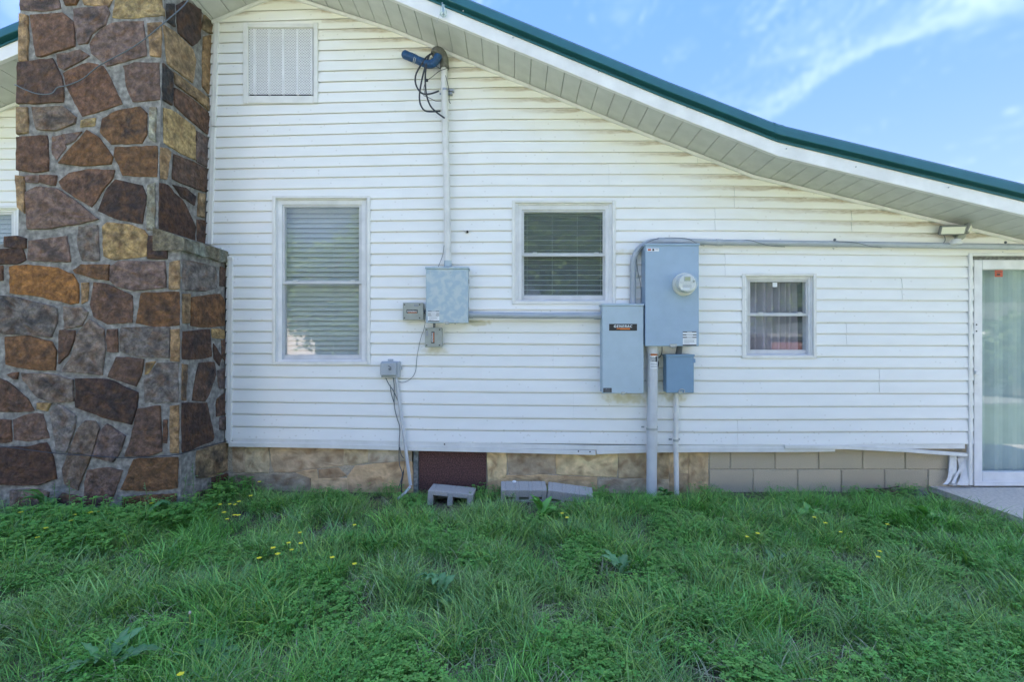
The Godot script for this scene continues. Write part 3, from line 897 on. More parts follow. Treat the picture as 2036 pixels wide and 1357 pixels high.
# one split-faced stone: outline sunk in the mortar, a broken arris, an uneven face
func stone(parent: Node, called: String, ring: PackedVector2Array, map: Callable, proud: float, tint: Color, stain: float, m: Material = M.stone) -> void:
	var mid := Vector2.ZERO
	for p in ring: mid += p
	mid /= ring.size()
	var s := new_st()
	var seed_v := rng.randf() * 500.0
	var rows := []
	var warm := rng.randf_range(-0.08, 0.08)
	var base := Color(tint.r * (1.0 + warm), tint.g, tint.b * (1.0 - warm)) * rng.randf_range(1.6, 2.2)
	for step in [[0.0, -0.014], [0.2, proud * 0.55], [1.1, proud], [-0.22, proud * 1.05], [-0.44, proud * 1.1], [-0.66, proud * 1.12], [-0.85, proud * 1.15]]:
		var row := []
		for p in ring:
			var to := mid - p
			var q: Vector2 = p - to.normalized() * 1.2 + (to.normalized() * minf(step[0], to.length() * 0.4) if step[0] >= 0.0 else to * -step[0])
			var bump := noise.get_noise_2d(q.x * 1.1 + seed_v, q.y * 1.1) * (0.0055 if m == M.stone else 0.003) if step[1] > 0.0 else 0.0
			# iron staining and weathering in the stone itself, dark in blotches
			var v := 1.0 + (0.34 if m == M.stone else 0.16) * noise.get_noise_2d(q.x * 0.9 + seed_v, q.y * 0.9 + 70.0)
			var blot := clampf(noise.get_noise_2d(q.x * 0.55 - seed_v, q.y * 0.55) * 1.6 + (0.35 if step[0] < -0.4 else 0.0) * stain, 0.0, 0.8)
			var c := base * v
			c = c.lerp(Color(0.045, 0.042, 0.048), blot * stain)
			c = c.lerp(Color(0.27, 0.125, 0.045), 0.5 * smoothstep(0.05, 0.4, noise.get_noise_2d(q.x * 0.8 + 300.0, q.y * 0.8 - seed_v)))
			row.append([map.call(q, step[1] + bump), c])
		rows.append(row)
	var n := ring.size()
	var ccw := 0.0
	for i in n:
		ccw += ring[i].cross(ring[(i + 1) % n])
	for r in rows.size() - 1:
		for i in n:
			var j := (i + 1) % n
			var f := [rows[r][i], rows[r][j], rows[r + 1][j], rows[r + 1][i]]
			var order := [0, 1, 2, 0, 2, 3] if ccw > 0.0 else [0, 2, 1, 0, 3, 2]
			for q in order:
				s.set_color(f[q][1])
				s.add_vertex(f[q][0])
	var top: Array = rows[-1]
	var cm := Vector3.ZERO
	for q in top: cm += q[0]
	cm /= n
	for i in n:
		var j := (i + 1) % n
		var f := [top[i], top[j], [cm, top[0][1]]]
		for q in ([0, 1, 2] if ccw > 0.0 else [0, 2, 1]):
			s.set_color(f[q][1])
			s.add_vertex(f[q][0])
	part(parent, called, s, m)
func build_chimney() -> void:
	var t := thing("stone_chimney", "tall chimney of irregular brown field stones against the white siding", "chimney", Vector3(-3.3, 0, 0.3))
	var sc := FOCAL / (DIST - FRONT_Z)
	var core := func(s: SurfaceTool, x0a: float, x1a: float, y0: float, x0b: float, x1b: float, y1: float) -> void:    # a leaning shaft between two heights
		var v := []
		for e in [[x0a, x1a, y0], [x0b, x1b, y1]]:
			for q in [[e[0], FRONT_Z], [e[1], FRONT_Z], [e[1], 0.0], [e[0], 0.0]]:
				v.append(Vector3(q[0], e[2], q[1]))
		var mid: Vector3 = (v[0] + v[6]) / 2.0
		var m := 14
		for f in 4:
			var g := (f + 1) % 4
			for k in m:
				var a: float = float(k) / m
				var b: float = float(k + 1) / m
				quad_out(s, v[f].lerp(v[4 + f], a), v[g].lerp(v[4 + g], a), v[g].lerp(v[4 + g], b), v[f].lerp(v[4 + f], b), mid)
		quad_out(s, v[4], v[5], v[6], v[7], mid)
	var ysh := EYE + (678.5 - 478.0) / sc
	var s := new_st()
	core.call(s, (37.0 - 1018) / sc, (corner_px(478) - 1018) / sc, ysh - 0.03, (44.0 - 1018) / sc, (corner_px(-300) - 1018) / sc, 5.6)
	part(t, "mortar_core", s, M.mortar)
	s = new_st()
	core.call(s, -4.5, (359.5 - 1018) / sc, -0.2, -4.5, (359.5 - 1018) / sc, ysh - 0.03)
	part(t, "mortar_core", s, M.mortar)
	var front := func(p: Vector2, d: float) -> Vector3:
		var q := px(p.x, p.y, FRONT_Z)
		return Vector3(q.x, q.y, FRONT_Z + d)
	for k in FRONT:
		stone(t, "stone", ring_of(k, 2.6096, Vector2.ZERO, 0.8), front, rng.randf_range(0.006, 0.017), TINT[k[0]], rng.randf_range(0.2, 1.0))
	for low in [false, true]:
		var side := func(p: Vector2, d: float) -> Vector3:
			var q := on_side(p.x, p.y, low)
			return q + Vector3(d, 0, 0)
		for k in (SIDE_LOW if low else SIDE):
			stone(t, "stone", ring_of(k, 2.6096, Vector2.ZERO, 0.7), side, rng.randf_range(0.008, 0.016), TINT[k[0]], rng.randf_range(0.3, 1.0))
	# stones above the frame and the shoulder's lichened cap
	for r in 4:
		var x := 46.0
		while x < 300.0:
			var w := rng.randf_range(50, 110)
			var x1 := minf(x + w, 322.0)
			stone(t, "stone", ring_of("p %d %d %d %d %d %d %d %d" % [x, -70 - r * 70, x1 - 6, -72 - r * 70, x1 - 5, -16 - r * 70, x, -14 - r * 70], 1.0, Vector2.ZERO, 1.5), front, 0.02, TINT[["p", "b", "r", "g"][rng.randi() % 4]], 0.5)
			x += w
	for r in 7:                              # stones of the base past the edge of the photograph
		var y0 := 520.0 + r * 68.0
		var split := rng.randf_range(-75, -50)
		for e in [[-126.0, split - 3.0], [split + 3.0, -24.0]]:
			stone(t, "stone", ring_of("p %d %d %d %d %d %d %d %d" % [e[0], y0 + rng.randf_range(-6, 4), e[1], y0 + rng.randf_range(-4, 6), e[1], y0 + 58, e[0], y0 + 60], 1.0, Vector2.ZERO, 1.5), front, 0.012, TINT[["p", "b", "r", "g"][rng.randi() % 4]], 0.5)
	var cap := new_st()
	var pts := [[336, 466], [372, 472], [410, 486], [453, 505], [453, 520], [408, 506], [372, 498], [336, 500]]
	var cx := ((corner_px(478) - 1018) / sc)
	var top := []
	var bot := []
	for k in 12:
		var z := lerpf(0.0, FRONT_Z + 0.02, k / 11.0)
		var wob := 0.012 * noise.get_noise_2d(k * 40.0, 3.0)
		top.append(Vector3(-2.55 + wob, ysh + 0.015 + wob, z))
		bot.append(Vector3(-2.55 + wob, ysh - 0.085 + 0.02 * noise.get_noise_2d(k * 60.0, 9.0), z))
	for k in 11:
		var col := func(q: Vector3) -> Color:
			return Color(0.30, 0.25, 0.16).lerp(Color(0.46, 0.50, 0.42), clampf(noise.get_noise_2d(q.z * 900.0, q.y * 900.0) * 2.0 + 0.3, 0.0, 1.0))
		var back0 := Vector3(cx - 0.02, ysh + 0.10, top[k].z)
		var back1 := Vector3(cx - 0.02, ysh + 0.10, top[k + 1].z)
		for f in [[bot[k], top[k], top[k + 1], bot[k + 1]], [top[k], back0, back1, top[k + 1]], [bot[k + 1], bot[k + 1] - Vector3(0.06, 0, 0), bot[k] - Vector3(0.06, 0, 0), bot[k]]]:
			for q in [0, 1, 2, 0, 2, 3]:
				cap.set_color(col.call(f[q]))
				cap.add_vertex(f[q])
	for q in [0, 1, 2, 0, 2, 3]:
		var v: Vector3 = [bot[11], top[11], Vector3(cx - 0.02, ysh + 0.10, top[11].z), Vector3(cx - 0.02, ysh - 0.085, top[11].z)][q]
		cap.set_color(Color(0.30, 0.25, 0.16).lerp(Color(0.46, 0.50, 0.42), clampf(noise.get_noise_2d(v.x * 900.0, v.y * 900.0) * 2.0 + 0.3, 0.0, 1.0)))
		cap.add_vertex(v)
	part(t, "shoulder_cap", cap, M.stone)
	# wires stapled across it
	s = new_st()
	ptube(s, [[384, -40, 0.50], [375, 0, 0.55], [326, 46, 0.66], [268, 92, 0.655], [199, 130, 0.65], [165, 157, 0.65], [134, 170, 0.65], [115, 174, 0.65], [103, 186, 0.652], [77, 187, 0.65], [50, 178, 0.65], [34, 170, 0.645], [30, 169, 0.60]], 0.0045, 0.65, 6)
	var w := part(self, "overhead_wire", s, M.cable_grey)
	tag(w, "grey wire slung across the upper stones of the chimney", "wire")
	s = new_st()
	ptube(s, [[-30, 884], [40, 893], [112, 902], [184, 907], [249, 911], [326, 907], [357, 904, 0.66], [362, 903, 0.64], [383, 896, 0.46], [452, 878, 0.03], [462, 877, 0.02]], 0.004, 0.655, 6)
	w = part(self, "ground_wire", s, M.cable_black)
	tag(w, "thin black wire strung low round the foot of the chimney", "wire")
func build_foundation() -> void:
	var z := -0.035
	var base := group_part(house, "foundation")
	var s := new_st()
	var l := px(-540, 890, z)
	var r := px(1409, 890, z)
	box(s, Vector3(l.x, -0.25, -0.30), Vector3(px(819, 890, z).x, 0.52, z), 0.0)
	box(s, Vector3(px(967, 890, z).x, -0.25, -0.30), Vector3(r.x, 0.52, z), 0.0)
	box(s, Vector3(px(1409, 890, z).x, -0.25, -0.30), Vector3(px(1926, 890, z).x, 0.52, z - 0.004), 0.0)
	box(s, Vector3(px(2142, 890, z).x, -0.25, -0.30), Vector3(px(2296, 890, z).x, 0.52, z), 0.0)
	part(base, "mortar_bed", s, M.foundation_mortar)
	s = new_st()
	box(s, Vector3(px(819, 890, z).x, -0.25, -0.34), Vector3(px(967, 890, z).x, 0.52, -0.30), 0.0)
	part(base, "crawl_space", s, M.dark_gap)
	var face := func(p: Vector2, d: float) -> Vector3:
		var q := px(p.x, p.y, z)
		return Vector3(q.x, q.y, z + d)
	# pale, thinly pointed stones: outlines on a 4.426 times enlargement from (440, 840), then from (780, 860)
	for k in ["b 102 195 212 195 214 436 105 440", "t 220 195 422 195 425 440 218 442", "g 430 195 700 195 1076 195 1078 380 840 405 640 440 470 440 440 330", "t 1084 195 1296 195 1290 345 1160 372 1084 372", "g 1302 195 1640 195 1640 340 1400 352 1298 355", "g 120 455 400 462 785 455 790 640 120 640", "r 860 420 1030 398 1105 470 1000 495 860 490", "t 1118 470 1180 385 1640 345 1680 345 1690 640 1120 640", "t 796 500 1112 490 1114 640 796 640", "t 660 445 840 410 850 490 796 490"]:
		stone(base, "stone", ring_of(k, 4.426, Vector2(440, 840), 0.7), face, rng.randf_range(0.004, 0.010), TINT[k[0]].lerp(Color(0.36, 0.29, 0.19), 0.6) * 1.2, 0.10, M.foundation_stone)
	for k in ["y 835 150 1000 150 1000 400 840 440", "g 1010 150 1430 150 1430 365 1030 372", "y 1440 150 1980 150 1975 395 1440 368", "t 845 380 1380 378 1800 395 1800 560 845 560", "t 1990 150 2230 150 2230 400 1990 400", "p 1810 420 2230 410 2230 600 1810 600", "t 2245 150 2430 150 2430 410 2245 410", "t 2440 150 2600 150 2600 360 2440 360", "b 2440 366 2600 366 2600 600 2440 600", "t 2610 150 2775 150 2775 600 2610 600", "g 2245 416 2430 416 2430 600 2245 600"]:
		stone(base, "stone", ring_of(k, 4.426, Vector2(780, 860), 0.8), face, rng.randf_range(0.004, 0.010), TINT[k[0]].lerp(Color(0.38, 0.30, 0.18), 0.6) * 1.2, 0.10, M.foundation_stone)
	for row in [[890.0, 933.0, [1409, 1451.4, 1540.7, 1627.6, 1714.6, 1799, 1886]], [935.2, 990.0, [1409, 1497, 1585.5, 1672.4, 1758.5, 1844.8, 1886]]]:
		for i in row[2].size() - 1:
			s = new_st()
			var c := Color(0.82, 0.69, 0.49) * rng.randf_range(0.92, 1.06)
			s.set_color(c)
			pbox(s, row[2][i] + 1.3, row[0], row[2][i + 1] - 1.3, row[1], -0.2, z + rng.randf_range(0.003, 0.007), 0.004)
			part(base, "concrete_block", s, M.block)
	# rusty sheet over the crawl-space opening, a board beside it
	var t := thing("access_panel", "rusty maroon sheet metal covering the opening under the siding", "metal panel", px(900, 985, -0.04))
	s = new_st()
	pbox(s, 833, 889, 967, 1000, -0.035, -0.025, 0.002)
	part(t, "sheet", s, M.rust_panel)
	s = new_st()
	pbox(s, 833, 889, 836, 1000, -0.025, -0.020, 0.001)
	pbox(s, 964, 889, 967, 1000, -0.025, -0.020, 0.001)
	part(t, "folded_edge", s, M.rust_panel)
	t = thing("upright_board", "weathered grey board standing at the edge of the rusty sheet", "board", px(827, 985, -0.05))
	s = new_st()
	pbox(s, 822, 890, 832, 1000, -0.06, -0.022, 0.003)
	part(t, "plank", s, M.old_board)

# ---------------------------------------------------------------- electrical fittings on the wall
func text_on(parent: Node, words: String, at: Vector3, height: float, m: Material, turn := 0.0, bold := false, slant := 0.0, stretch := 1.0) -> void:
	var t := TextMesh.new()
	var f := SystemFont.new()
	f.font_names = PackedStringArray(["Droid Sans"])
	if bold: f.font_weight = 700
	t.font = f
	t.text = words
	t.font_size = 48
	t.pixel_size = height / 34.0
	t.depth = 0.0006
	t.curve_step = 2.0
	var o := put(parent, "lettering", t, m)
	o.position = at - origin(parent)
	o.basis = Basis(Vector3(0, 0, 1), turn) * Basis(Vector3(stretch, 0, 0), Vector3(slant, 1, 0), Vector3(0, 0, 1))
# a sheet metal enclosure: body, lid front with folded edges, drip hood, screws. Rectangle measured at its front face.
func enclosure(called: String, label: String, x0: float, y0: float, x1: float, y1: float, depth: float, m: Material, hood := true) -> Node3D:
	var a := px(x0, y0, depth)
	var c := px(x1, y1, depth)
	var t := thing(called, label, "electrical box", Vector3((a.x + c.x) / 2, c.y, 0.02))
	var s := new_st()
	box(s, Vector3(a.x + 0.004, c.y + 0.004, 0.012), Vector3(c.x - 0.004, a.y - 0.004, depth - 0.012), 0.003)
	part(t, "body", s, m)
	s = new_st()
	box(s, Vector3(a.x, c.y, depth - 0.020), Vector3(c.x, a.y - (0.012 if hood else 0.0), depth), 0.004)
	part(t, "cover", s, m)
	if hood:
		s = new_st()
		box(s, Vector3(a.x - 0.006, a.y - 0.014, 0.012), Vector3(c.x + 0.006, a.y + 0.004, depth + 0.008), 0.003)
		part(t, "hood", s, m)
		for q in [[0.10, 0.08], [0.90, 0.08], [0.10, 0.95], [0.90, 0.95]]:
			screw(t, lerpf(x0, x1, q[0]), lerpf(y0, y1, q[1]), depth, 0.0035)
		s = new_st()
		box(s, Vector3((a.x + c.x) / 2 - 0.018, c.y - 0.010, depth - 0.016), Vector3((a.x + c.x) / 2 + 0.018, c.y + 0.014, depth + 0.004), 0.002)
		part(t, "latch", s, M.zinc)
		s = new_st()
		for e in [0.25, 0.75]:
			tube(s, PackedVector3Array([Vector3(c.x + 0.003, lerpf(c.y, a.y, e) - 0.02, depth - 0.02), Vector3(c.x + 0.003, lerpf(c.y, a.y, e) + 0.02, depth - 0.02)]), 0.004, 8)
		part(t, "hinge_pins", s, M.zinc)
	return t
func screw(parent: Node, x: float, y: float, z: float, r := 0.004, m: Material = null) -> void:
	var s := new_st()
	lathe(s, px(x, y, z), Vector3(0, 0, 1), [[r, 0.0], [r, r * 0.4], [r * 0.5, r * 0.7], [0.0, r * 0.7]], 10)
	part(parent, "screw", s, m if m else M.zinc)
func plate(parent: Node, called: String, x0: float, y0: float, x1: float, y1: float, z: float, m: Material) -> void:
	var s := new_st()
	pbox(s, x0, y0, x1, y1, z - 0.001, z + 0.0008, 0.0)
	part(parent, called, s, m)
func warning_label(parent: Node, x0: float, y0: float, x1: float, y1: float, z: float) -> void:
	plate(parent, "label", x0, y0, x1, y1, z, M.white_print)
	var h := y1 - y0
	for q in [[0.0, 0.06], [0.20, 0.27], [0.38, 0.45], [0.92, 1.0]]:
		plate(parent, "label_print", x0, y0 + h * q[0], x1, y0 + h * q[1], z + 0.0012, M.black_print)
	for q in [[0.02, 0.045, 0.32, 0.68], [0.215, 0.255, 0.26, 0.74], [0.395, 0.435, 0.30, 0.70]]:
		plate(parent, "label_print", lerpf(x0, x1, q[2]), y0 + h * q[0], lerpf(x0, x1, q[3]), y0 + h * q[1], z + 0.0024, M.white_print)
	for k in 4:
		plate(parent, "label_print", lerpf(x0, x1, 0.1), y0 + h * (0.55 + k * 0.09), lerpf(x0, x1, [0.9, 0.8, 0.86, 0.5][k]), y0 + h * (0.575 + k * 0.09), z + 0.0012, M.grey_print)
func strap(parent: Node, x: float, y: float, r: float, z: float, across: bool, m: Material) -> void:
	var s := new_st()
	var c := px(x, y, z)
	var n := 12
	var w := 0.010
	for k in n:
		var a0 := lerpf(-0.12, PI + 0.12, float(k) / n)
		var a1 := lerpf(-0.12, PI + 0.12, float(k + 1) / n)
		var f := func(a: float, e: float) -> Vector3:
			var rr := r + 0.002
			return c + (Vector3(cos(a) * rr, e, sin(a) * rr) if not across else Vector3(e, cos(a) * rr, sin(a) * rr))
		quad_out(s, f.call(a0, -w), f.call(a0, w), f.call(a1, w), f.call(a1, -w), c)
	for e in [-1.0, 1.0]:
		var o := Vector3(e * (r + 0.014), 0, 0.014 - z) if not across else Vector3(0, e * (r + 0.014), 0.014 - z)
		var hx := Vector3(0.014, w, 0.002) if not across else Vector3(w, 0.014, 0.002)
		box(s, c + o - hx, c + o + hx, 0.0005)
		lathe(s, c + o + Vector3(0, 0, 0.002), Vector3(0, 0, 1), [[0.005, 0.0], [0.005, 0.004], [0.0, 0.005]], 6)
	part(parent, "strap", s, m)
func build_electrical() -> void:
	var s := new_st()
	# service mast
	var t := thing("service_mast", "white conduit mast with taped blue cable bundle under the eave", "conduit mast", px(891, 531, 0.075))
	tube(s, PackedVector3Array([px(883, 128, 0.075), px(884, 200, 0.075), px(888, 360, 0.075), px(890.5, 524, 0.075)]), 0.029, 18)
	part(t, "pipe", s, M.mast_white)
	s = new_st()
	tube(s, PackedVector3Array([px(890.5, 519, 0.075), px(890.6, 531, 0.075)]), 0.034, 18)
	part(t, "fitting", s, M.galvanised)
	s = new_st()
	var hd := smooth_path([px(884, 134, 0.075), px(882, 119, 0.078), px(876, 107, 0.10), px(868, 103, 0.135), px(864, 108, 0.155)], 4)
	var rr := []
	for i in hd.size():
		rr.append(0.035 + 0.012 * sin(PI * i / (hd.size() - 1.0)))
	tube(s, hd, rr, 16)
	tube(s, PackedVector3Array([px(884, 131, 0.075), px(884, 137, 0.075)]), 0.040, 16)
	part(t, "weatherhead", s, M.weatherhead)
	s = new_st()
	hd = smooth_path([px(872, 110, 0.14), px(866, 122, 0.14), px(853, 128, 0.13), px(836, 122, 0.12), px(818, 114, 0.11), px(801, 107, 0.10)], 4)
	rr = []
	for i in hd.size():
		rr.append(0.036 + 0.006 * noise.get_noise_1d(i * 60.0) - (0.012 if i == hd.size() - 1 else 0.0))
	tube(s, hd, rr, 12)
	part(t, "taped_bundle", s, M.blue_tarp)
	for q in [[823, 116.5], [826, 118]]:
		s = new_st()
		tube(s, smooth_path([px(q[0] + 3, q[1] - 10, 0.11), px(q[0], q[1], 0.155), px(q[0] - 2, q[1] + 10, 0.12)], 4), 0.003, 5)
		part(t, "tie_wire", s, M.wire_pale)
	for q in [[[862, 105], [850, 112], [845, 118], [828, 146], [827, 168], [838, 185], [854, 187], [873, 181]], [[860, 107], [853, 112], [842, 146], [835, 182], [835, 203], [842, 218], [854, 222], [876, 221]], [[862, 107], [852, 112], [846, 146], [847, 182], [854, 207], [865, 221], [884, 235]]]:
		s = new_st()
		ptube(s, q, 0.0075, 0.155, 7)
		part(t, "cable", s, M.cable_black)
	for q in [[[889, 136], [873, 142], [859, 153], [849, 160]], [[858, 125], [866, 131], [876, 137]], [[842, 190], [856, 196], [866, 201], [877, 201]], [[886, 150], [893, 180], [893, 200], [896, 206]], [[847, 160], [843, 175], [846, 190]]]:
		s = new_st()
		ptube(s, q, 0.0028, 0.12, 5)
		part(t, "thin_wire", s, M.cable_black)
	s = new_st()
	lathe(s, px(849, 160, 0.12), Vector3(0, -1, 0), [[0.0, -0.012], [0.011, -0.008], [0.011, 0.008], [0.0, 0.012]], 10)
	part(t, "connector", s, M.cable_black)
	strap(t, 885, 180, 0.030, 0.075, false, M.zinc)
	s = new_st()
	pbox(s, 890, 177, 902, 181, 0.01, 0.05, 0.002)
	pbox(s, 890, 183, 899, 187, 0.01, 0.055, 0.002)
	part(t, "clamp_bolt", s, M.zinc)
	# galvanised disconnect
	t = enclosure("disconnect_box", "mottled galvanised electrical box below the white mast", 847, 532, 931, 643, 0.13, M.galvanised)
	warning_label(t, 851, 619, 873.5, 640, 0.1305)
	s = new_st()
	lathe(s, px(905, 643, 0.115), Vector3(0, -1, 0), [[0.006, 0.0], [0.006, 0.008], [0.0, 0.009]], 8)
	part(t, "hasp", s, M.zinc)
	screw(t, 896, 542, 0.1305)
	# two small relay boxes
	t = enclosure("relay_box", "small beige box with dark nameplate at the left of the galvanised box", 801, 602, 842, 637, 0.085, M.beige_plastic, false)
	plate(t, "nameplate", 808.5, 616, 830.5, 623, 0.0855, M.black_print)
	text_on(t, "GENERAC", px(819.5, 619.3, 0.0872), 0.014, M.white_print, 0.0, true, 0.1)
	plate(t, "nameplate_stripe", 811, 621.3, 829, 622.4, 0.0872, M.orange_print)
	plate(t, "nameplate", 823, 605.5, 832, 610, 0.0855, M.grey_print)
	for q in [[804.5, 606], [834.5, 606], [804.5, 632.5], [834.5, 632.5]]: screw(t, q[0], q[1], 0.0855, 0.006, M.black_print)
	s = new_st()
	tube(s, PackedVector3Array([px(841, 621, 0.05), px(850, 621, 0.05)]), 0.014, 12)
	part(t, "fitting", s, M.cable_grey)
	t = enclosure("relay_box", "small beige box with upright nameplate hanging under the galvanised box", 845, 652, 879, 691, 0.085, M.beige_plastic, false)
	plate(t, "nameplate", 857.5, 660, 864, 683, 0.0855, M.black_print)
	text_on(t, "GENERAC", px(859.8, 671, 0.0872), 0.014, M.white_print, PI / 2, true, 0.1)
	plate(t, "nameplate_stripe", 862, 662, 863.2, 681, 0.0872, M.orange_print)
	plate(t, "nameplate", 847.5, 658, 851.5, 668, 0.0855, M.grey_print)
	for q in [[848.5, 656], [874, 656], [848.5, 687], [874, 687]]: screw(t, q[0], q[1], 0.0855, 0.006, M.black_print)
	s = new_st()
	tube(s, PackedVector3Array([px(863.5, 640, 0.055), px(863.5, 654, 0.055)]), 0.011, 12)
	part(t, "fitting", s, M.cable_grey)
	# conduit between the boxes
	t = thing("conduit", "grey conduit running level from the galvanised box to the tall box", "conduit", px(1060, 636, 0.07))
	s = new_st()
	tube(s, PackedVector3Array([px(930, 626.5, 0.07), px(1060, 628.5, 0.07), px(1196, 628.5, 0.07)]), 0.0265, 16)
	part(t, "pipe", s, M.pvc)
	s = new_st()
	tube(s, PackedVector3Array([px(933, 626.5, 0.07), px(941, 626.6, 0.07)]), 0.031, 16)
	part(t, "fitting", s, M.pvc)
	s = new_st()
	tube(s, PackedVector3Array([px(1181, 628.5, 0.07), px(1196, 628.5, 0.07)]), 0.031, 16)
	part(t, "fitting", s, M.pvc)
	# transfer switch
	t = enclosure("transfer_switch", "tall pale grey box with black and orange nameplate", 1197.5, 605.5, 1279.5, 783, 0.15, M.box_light_grey)
	plate(t, "nameplate", 1211, 644.5, 1266.5, 658, 0.1505, M.black_print)
	text_on(t, "GENERAC", px(1238.5, 649.3, 0.1522), 0.0215, M.white_print, 0.0, true, 0.12, 1.18)
	plate(t, "nameplate_stripe", 1226, 653.0, 1252.5, 654.6, 0.1522, M.orange_print)
	plate(t, "nameplate_stripe", 1233, 654.6, 1252.5, 655.6, 0.1524, M.orange_print)
	plate(t, "label", 1199.5, 772, 1216, 781, 0.1505, M.black_print)
	for k in 3: plate(t, "label_print", 1201.5, 774 + k * 2.4, 1214, 774.8 + k * 2.4, 0.1520, M.grey_print)
	for x in [1237, 1246]: screw(t, x, 781, 0.1505, 0.005)
	# meter main
	t = enclosure("meter_box", "largest blue grey box carrying the round glass meter", 1283, 485.5, 1389.5, 689, 0.17, M.box_grey)
	plate(t, "label", 1286.5, 494, 1310, 500, 0.1705, M.white_print)
	plate(t, "label_print", 1288, 495.2, 1294, 498.8, 0.1722, M.red_print)
	plate(t, "label_print", 1297, 494.8, 1300.5, 499.2, 0.1722, M.black_print)
	plate(t, "label_print", 1303, 495.6, 1309, 496.6, 0.1722, M.grey_print)
	warning_label(t, 1357.5, 659.5, 1384.5, 688, 0.1705)
	s = new_st()
	ptube(s, [[1334, 687], [1337, 692], [1341, 687], [1343, 692]], 0.0035, 0.176, 6)
	part(t, "seal_wire", s, M.wire_pale)
	s = new_st()
	pbox(s, 1332, 684, 1346, 690, 0.168, 0.178, 0.002)
	part(t, "hasp", s, M.zinc)
	var mc := px(1359, 566, 0.17)
	t = thing("electric_meter", "round glass electricity meter with grey dial face", "electric meter", mc)
	s = new_st()
	lathe(s, mc, Vector3(0, 0, 1), [[0.100, 0.0], [0.100, 0.020], [0.094, 0.026], [0.090, 0.026], [0.090, 0.040], [0.0, 0.040]], 36)
	part(t, "ring", s, M.meter_face)
	s = new_st()
	lathe(s, mc, Vector3(0, 0, 1), [[0.076, 0.04], [0.074, 0.085], [0.070, 0.090], [0.0, 0.090]], 32)
	part(t, "face", s, M.meter_face)
	s = new_st()
	lathe(s, mc, Vector3(0, 0, 1), [[0.087, 0.04], [0.085, 0.100], [0.080, 0.112], [0.060, 0.118], [0.0, 0.120]], 36)
	part(t, "glass_cover", s, M.meter_glass)
	s = new_st()
	box(s, mc + Vector3(-0.028, 0.018, 0.088), mc + Vector3(0.030, 0.058, 0.094), 0.003)
	part(t, "bezel", s, M.beige_plastic)
	s = new_st()
	box(s, mc + Vector3(-0.020, 0.024, 0.09), mc + Vector3(0.024, 0.052, 0.0955), 0.001)
	part(t, "screen", s, M.meter_screen)
	s = new_st()
	for k in 3: box(s, mc + Vector3(-0.040, -0.015 - k * 0.012, 0.0895), mc + Vector3(0.036, -0.010 - k * 0.012, 0.0912), 0.0)
	box(s, mc + Vector3(-0.062, 0.004, 0.0895), mc + Vector3(0.062, 0.007, 0.0912), 0.0)
	part(t, "dial_print", s, M.grey_print)
	s = new_st()
	box(s, mc + Vector3(-0.055, -0.060, 0.088), mc + Vector3(0.02, -0.040, 0.0930), 0.002)
	part(t, "serial_tag", s, M.white_print)
	s = new_st()
	lathe(s, mc + Vector3(0.055, 0.018, 0.088), Vector3(0, 0, 1), [[0.010, 0.0], [0.010, 0.006], [0.0, 0.008]], 12)
	part(t, "optical_port", s, M.beige_plastic)
	# riser from the ground
	t = thing("riser_pipe", "thick pale grey pipe rising from the grass to the meter box", "pipe", px(1295, 1000, 0.09))
	s = new_st()
	tube(s, PackedVector3Array([px(1297.5, 686, 0.09), px(1296.5, 800, 0.09), px(1295, 1010, 0.09)]), 0.0455, 22)
	part(t, "pipe", s, M.pvc_pale)
	s = new_st()
	tube(s, PackedVector3Array([px(1297.5, 688, 0.09), px(1297.4, 702, 0.09)]), 0.051, 22)
	part(t, "collar", s, M.pvc_pale)
	# its wrapped warning label follows the pipe
	var lc := px(1297.0, 717, 0.09)
	var wrap := func(x0: float, y0: float, x1: float, y1: float, r: float, m: Material, called: String) -> void:
		var q := new_st()
		for k in 8:
			var f := func(u: float, y: float) -> Vector3:
				var x := (lerpf(x0, x1, u) - 1297.0) / 224.0
				return Vector3(lc.x + r * sin(x / r), px(1297, y, 0.09).y, 0.09 + r * cos(x / r))
			quad(q, f.call(k / 8.0, y1), f.call((k + 1) / 8.0, y1), f.call((k + 1) / 8.0, y0), f.call(k / 8.0, y0))
		part(t, called, q, m)
	wrap.call(1289.5, 702.5, 1306, 733, 0.0464, M.white_print, "label")
	wrap.call(1290.5, 703.5, 1305, 707.5, 0.0469, M.orange_print, "label_print")
	text_on(t, "WARNING", Vector3(lc.x, px(0, 705.7, 0.13).y, 0.1372), 0.012, M.black_print, 0.0, true, 0.0, 0.95)
	for q in [["Buried", 711.5], ["electric", 715.0], ["cables", 718.5]]:
		text_on(t, q[0], Vector3(lc.x - 0.008, px(0, q[1], 0.13).y, 0.1372), 0.011, M.black_print, 0.0, true)
	wrap.call(1300.5, 709, 1304.5, 720, 0.0469, M.black_print, "label_print")
	for k in 3: wrap.call(1290.5, 723 + k * 3.2, 1304.5, 724.2 + k * 3.2, 0.0469, M.grey_print, "label_print")
	strap(t, 1296, 853, 0.047, 0.09, false, M.zinc)
	# lower disconnect and its pipe
	t = enclosure("disconnect_box", "small dark blue grey box hung beneath the meter box", 1325, 706, 1379.5, 782, 0.13, M.box_blue_grey)
	s = new_st()
	tube(s, PackedVector3Array([px(1351, 686, 0.07), px(1350, 699, 0.07), px(1348, 707, 0.07)]), 0.026, 14)
	part(t, "conduit_hub", s, M.cable_grey)
	s = new_st()
	ptube(s, [[1352, 782], [1350, 777], [1355, 774], [1361, 777], [1359, 783]], 0.004, 0.136, 6)
	part(t, "seal_wire", s, M.wire_pale)
	s = new_st()
	pbox(s, 1379, 714, 1382.5, 722, 0.10, 0.134, 0.001)
	part(t, "hinge", s, M.box_blue_grey)
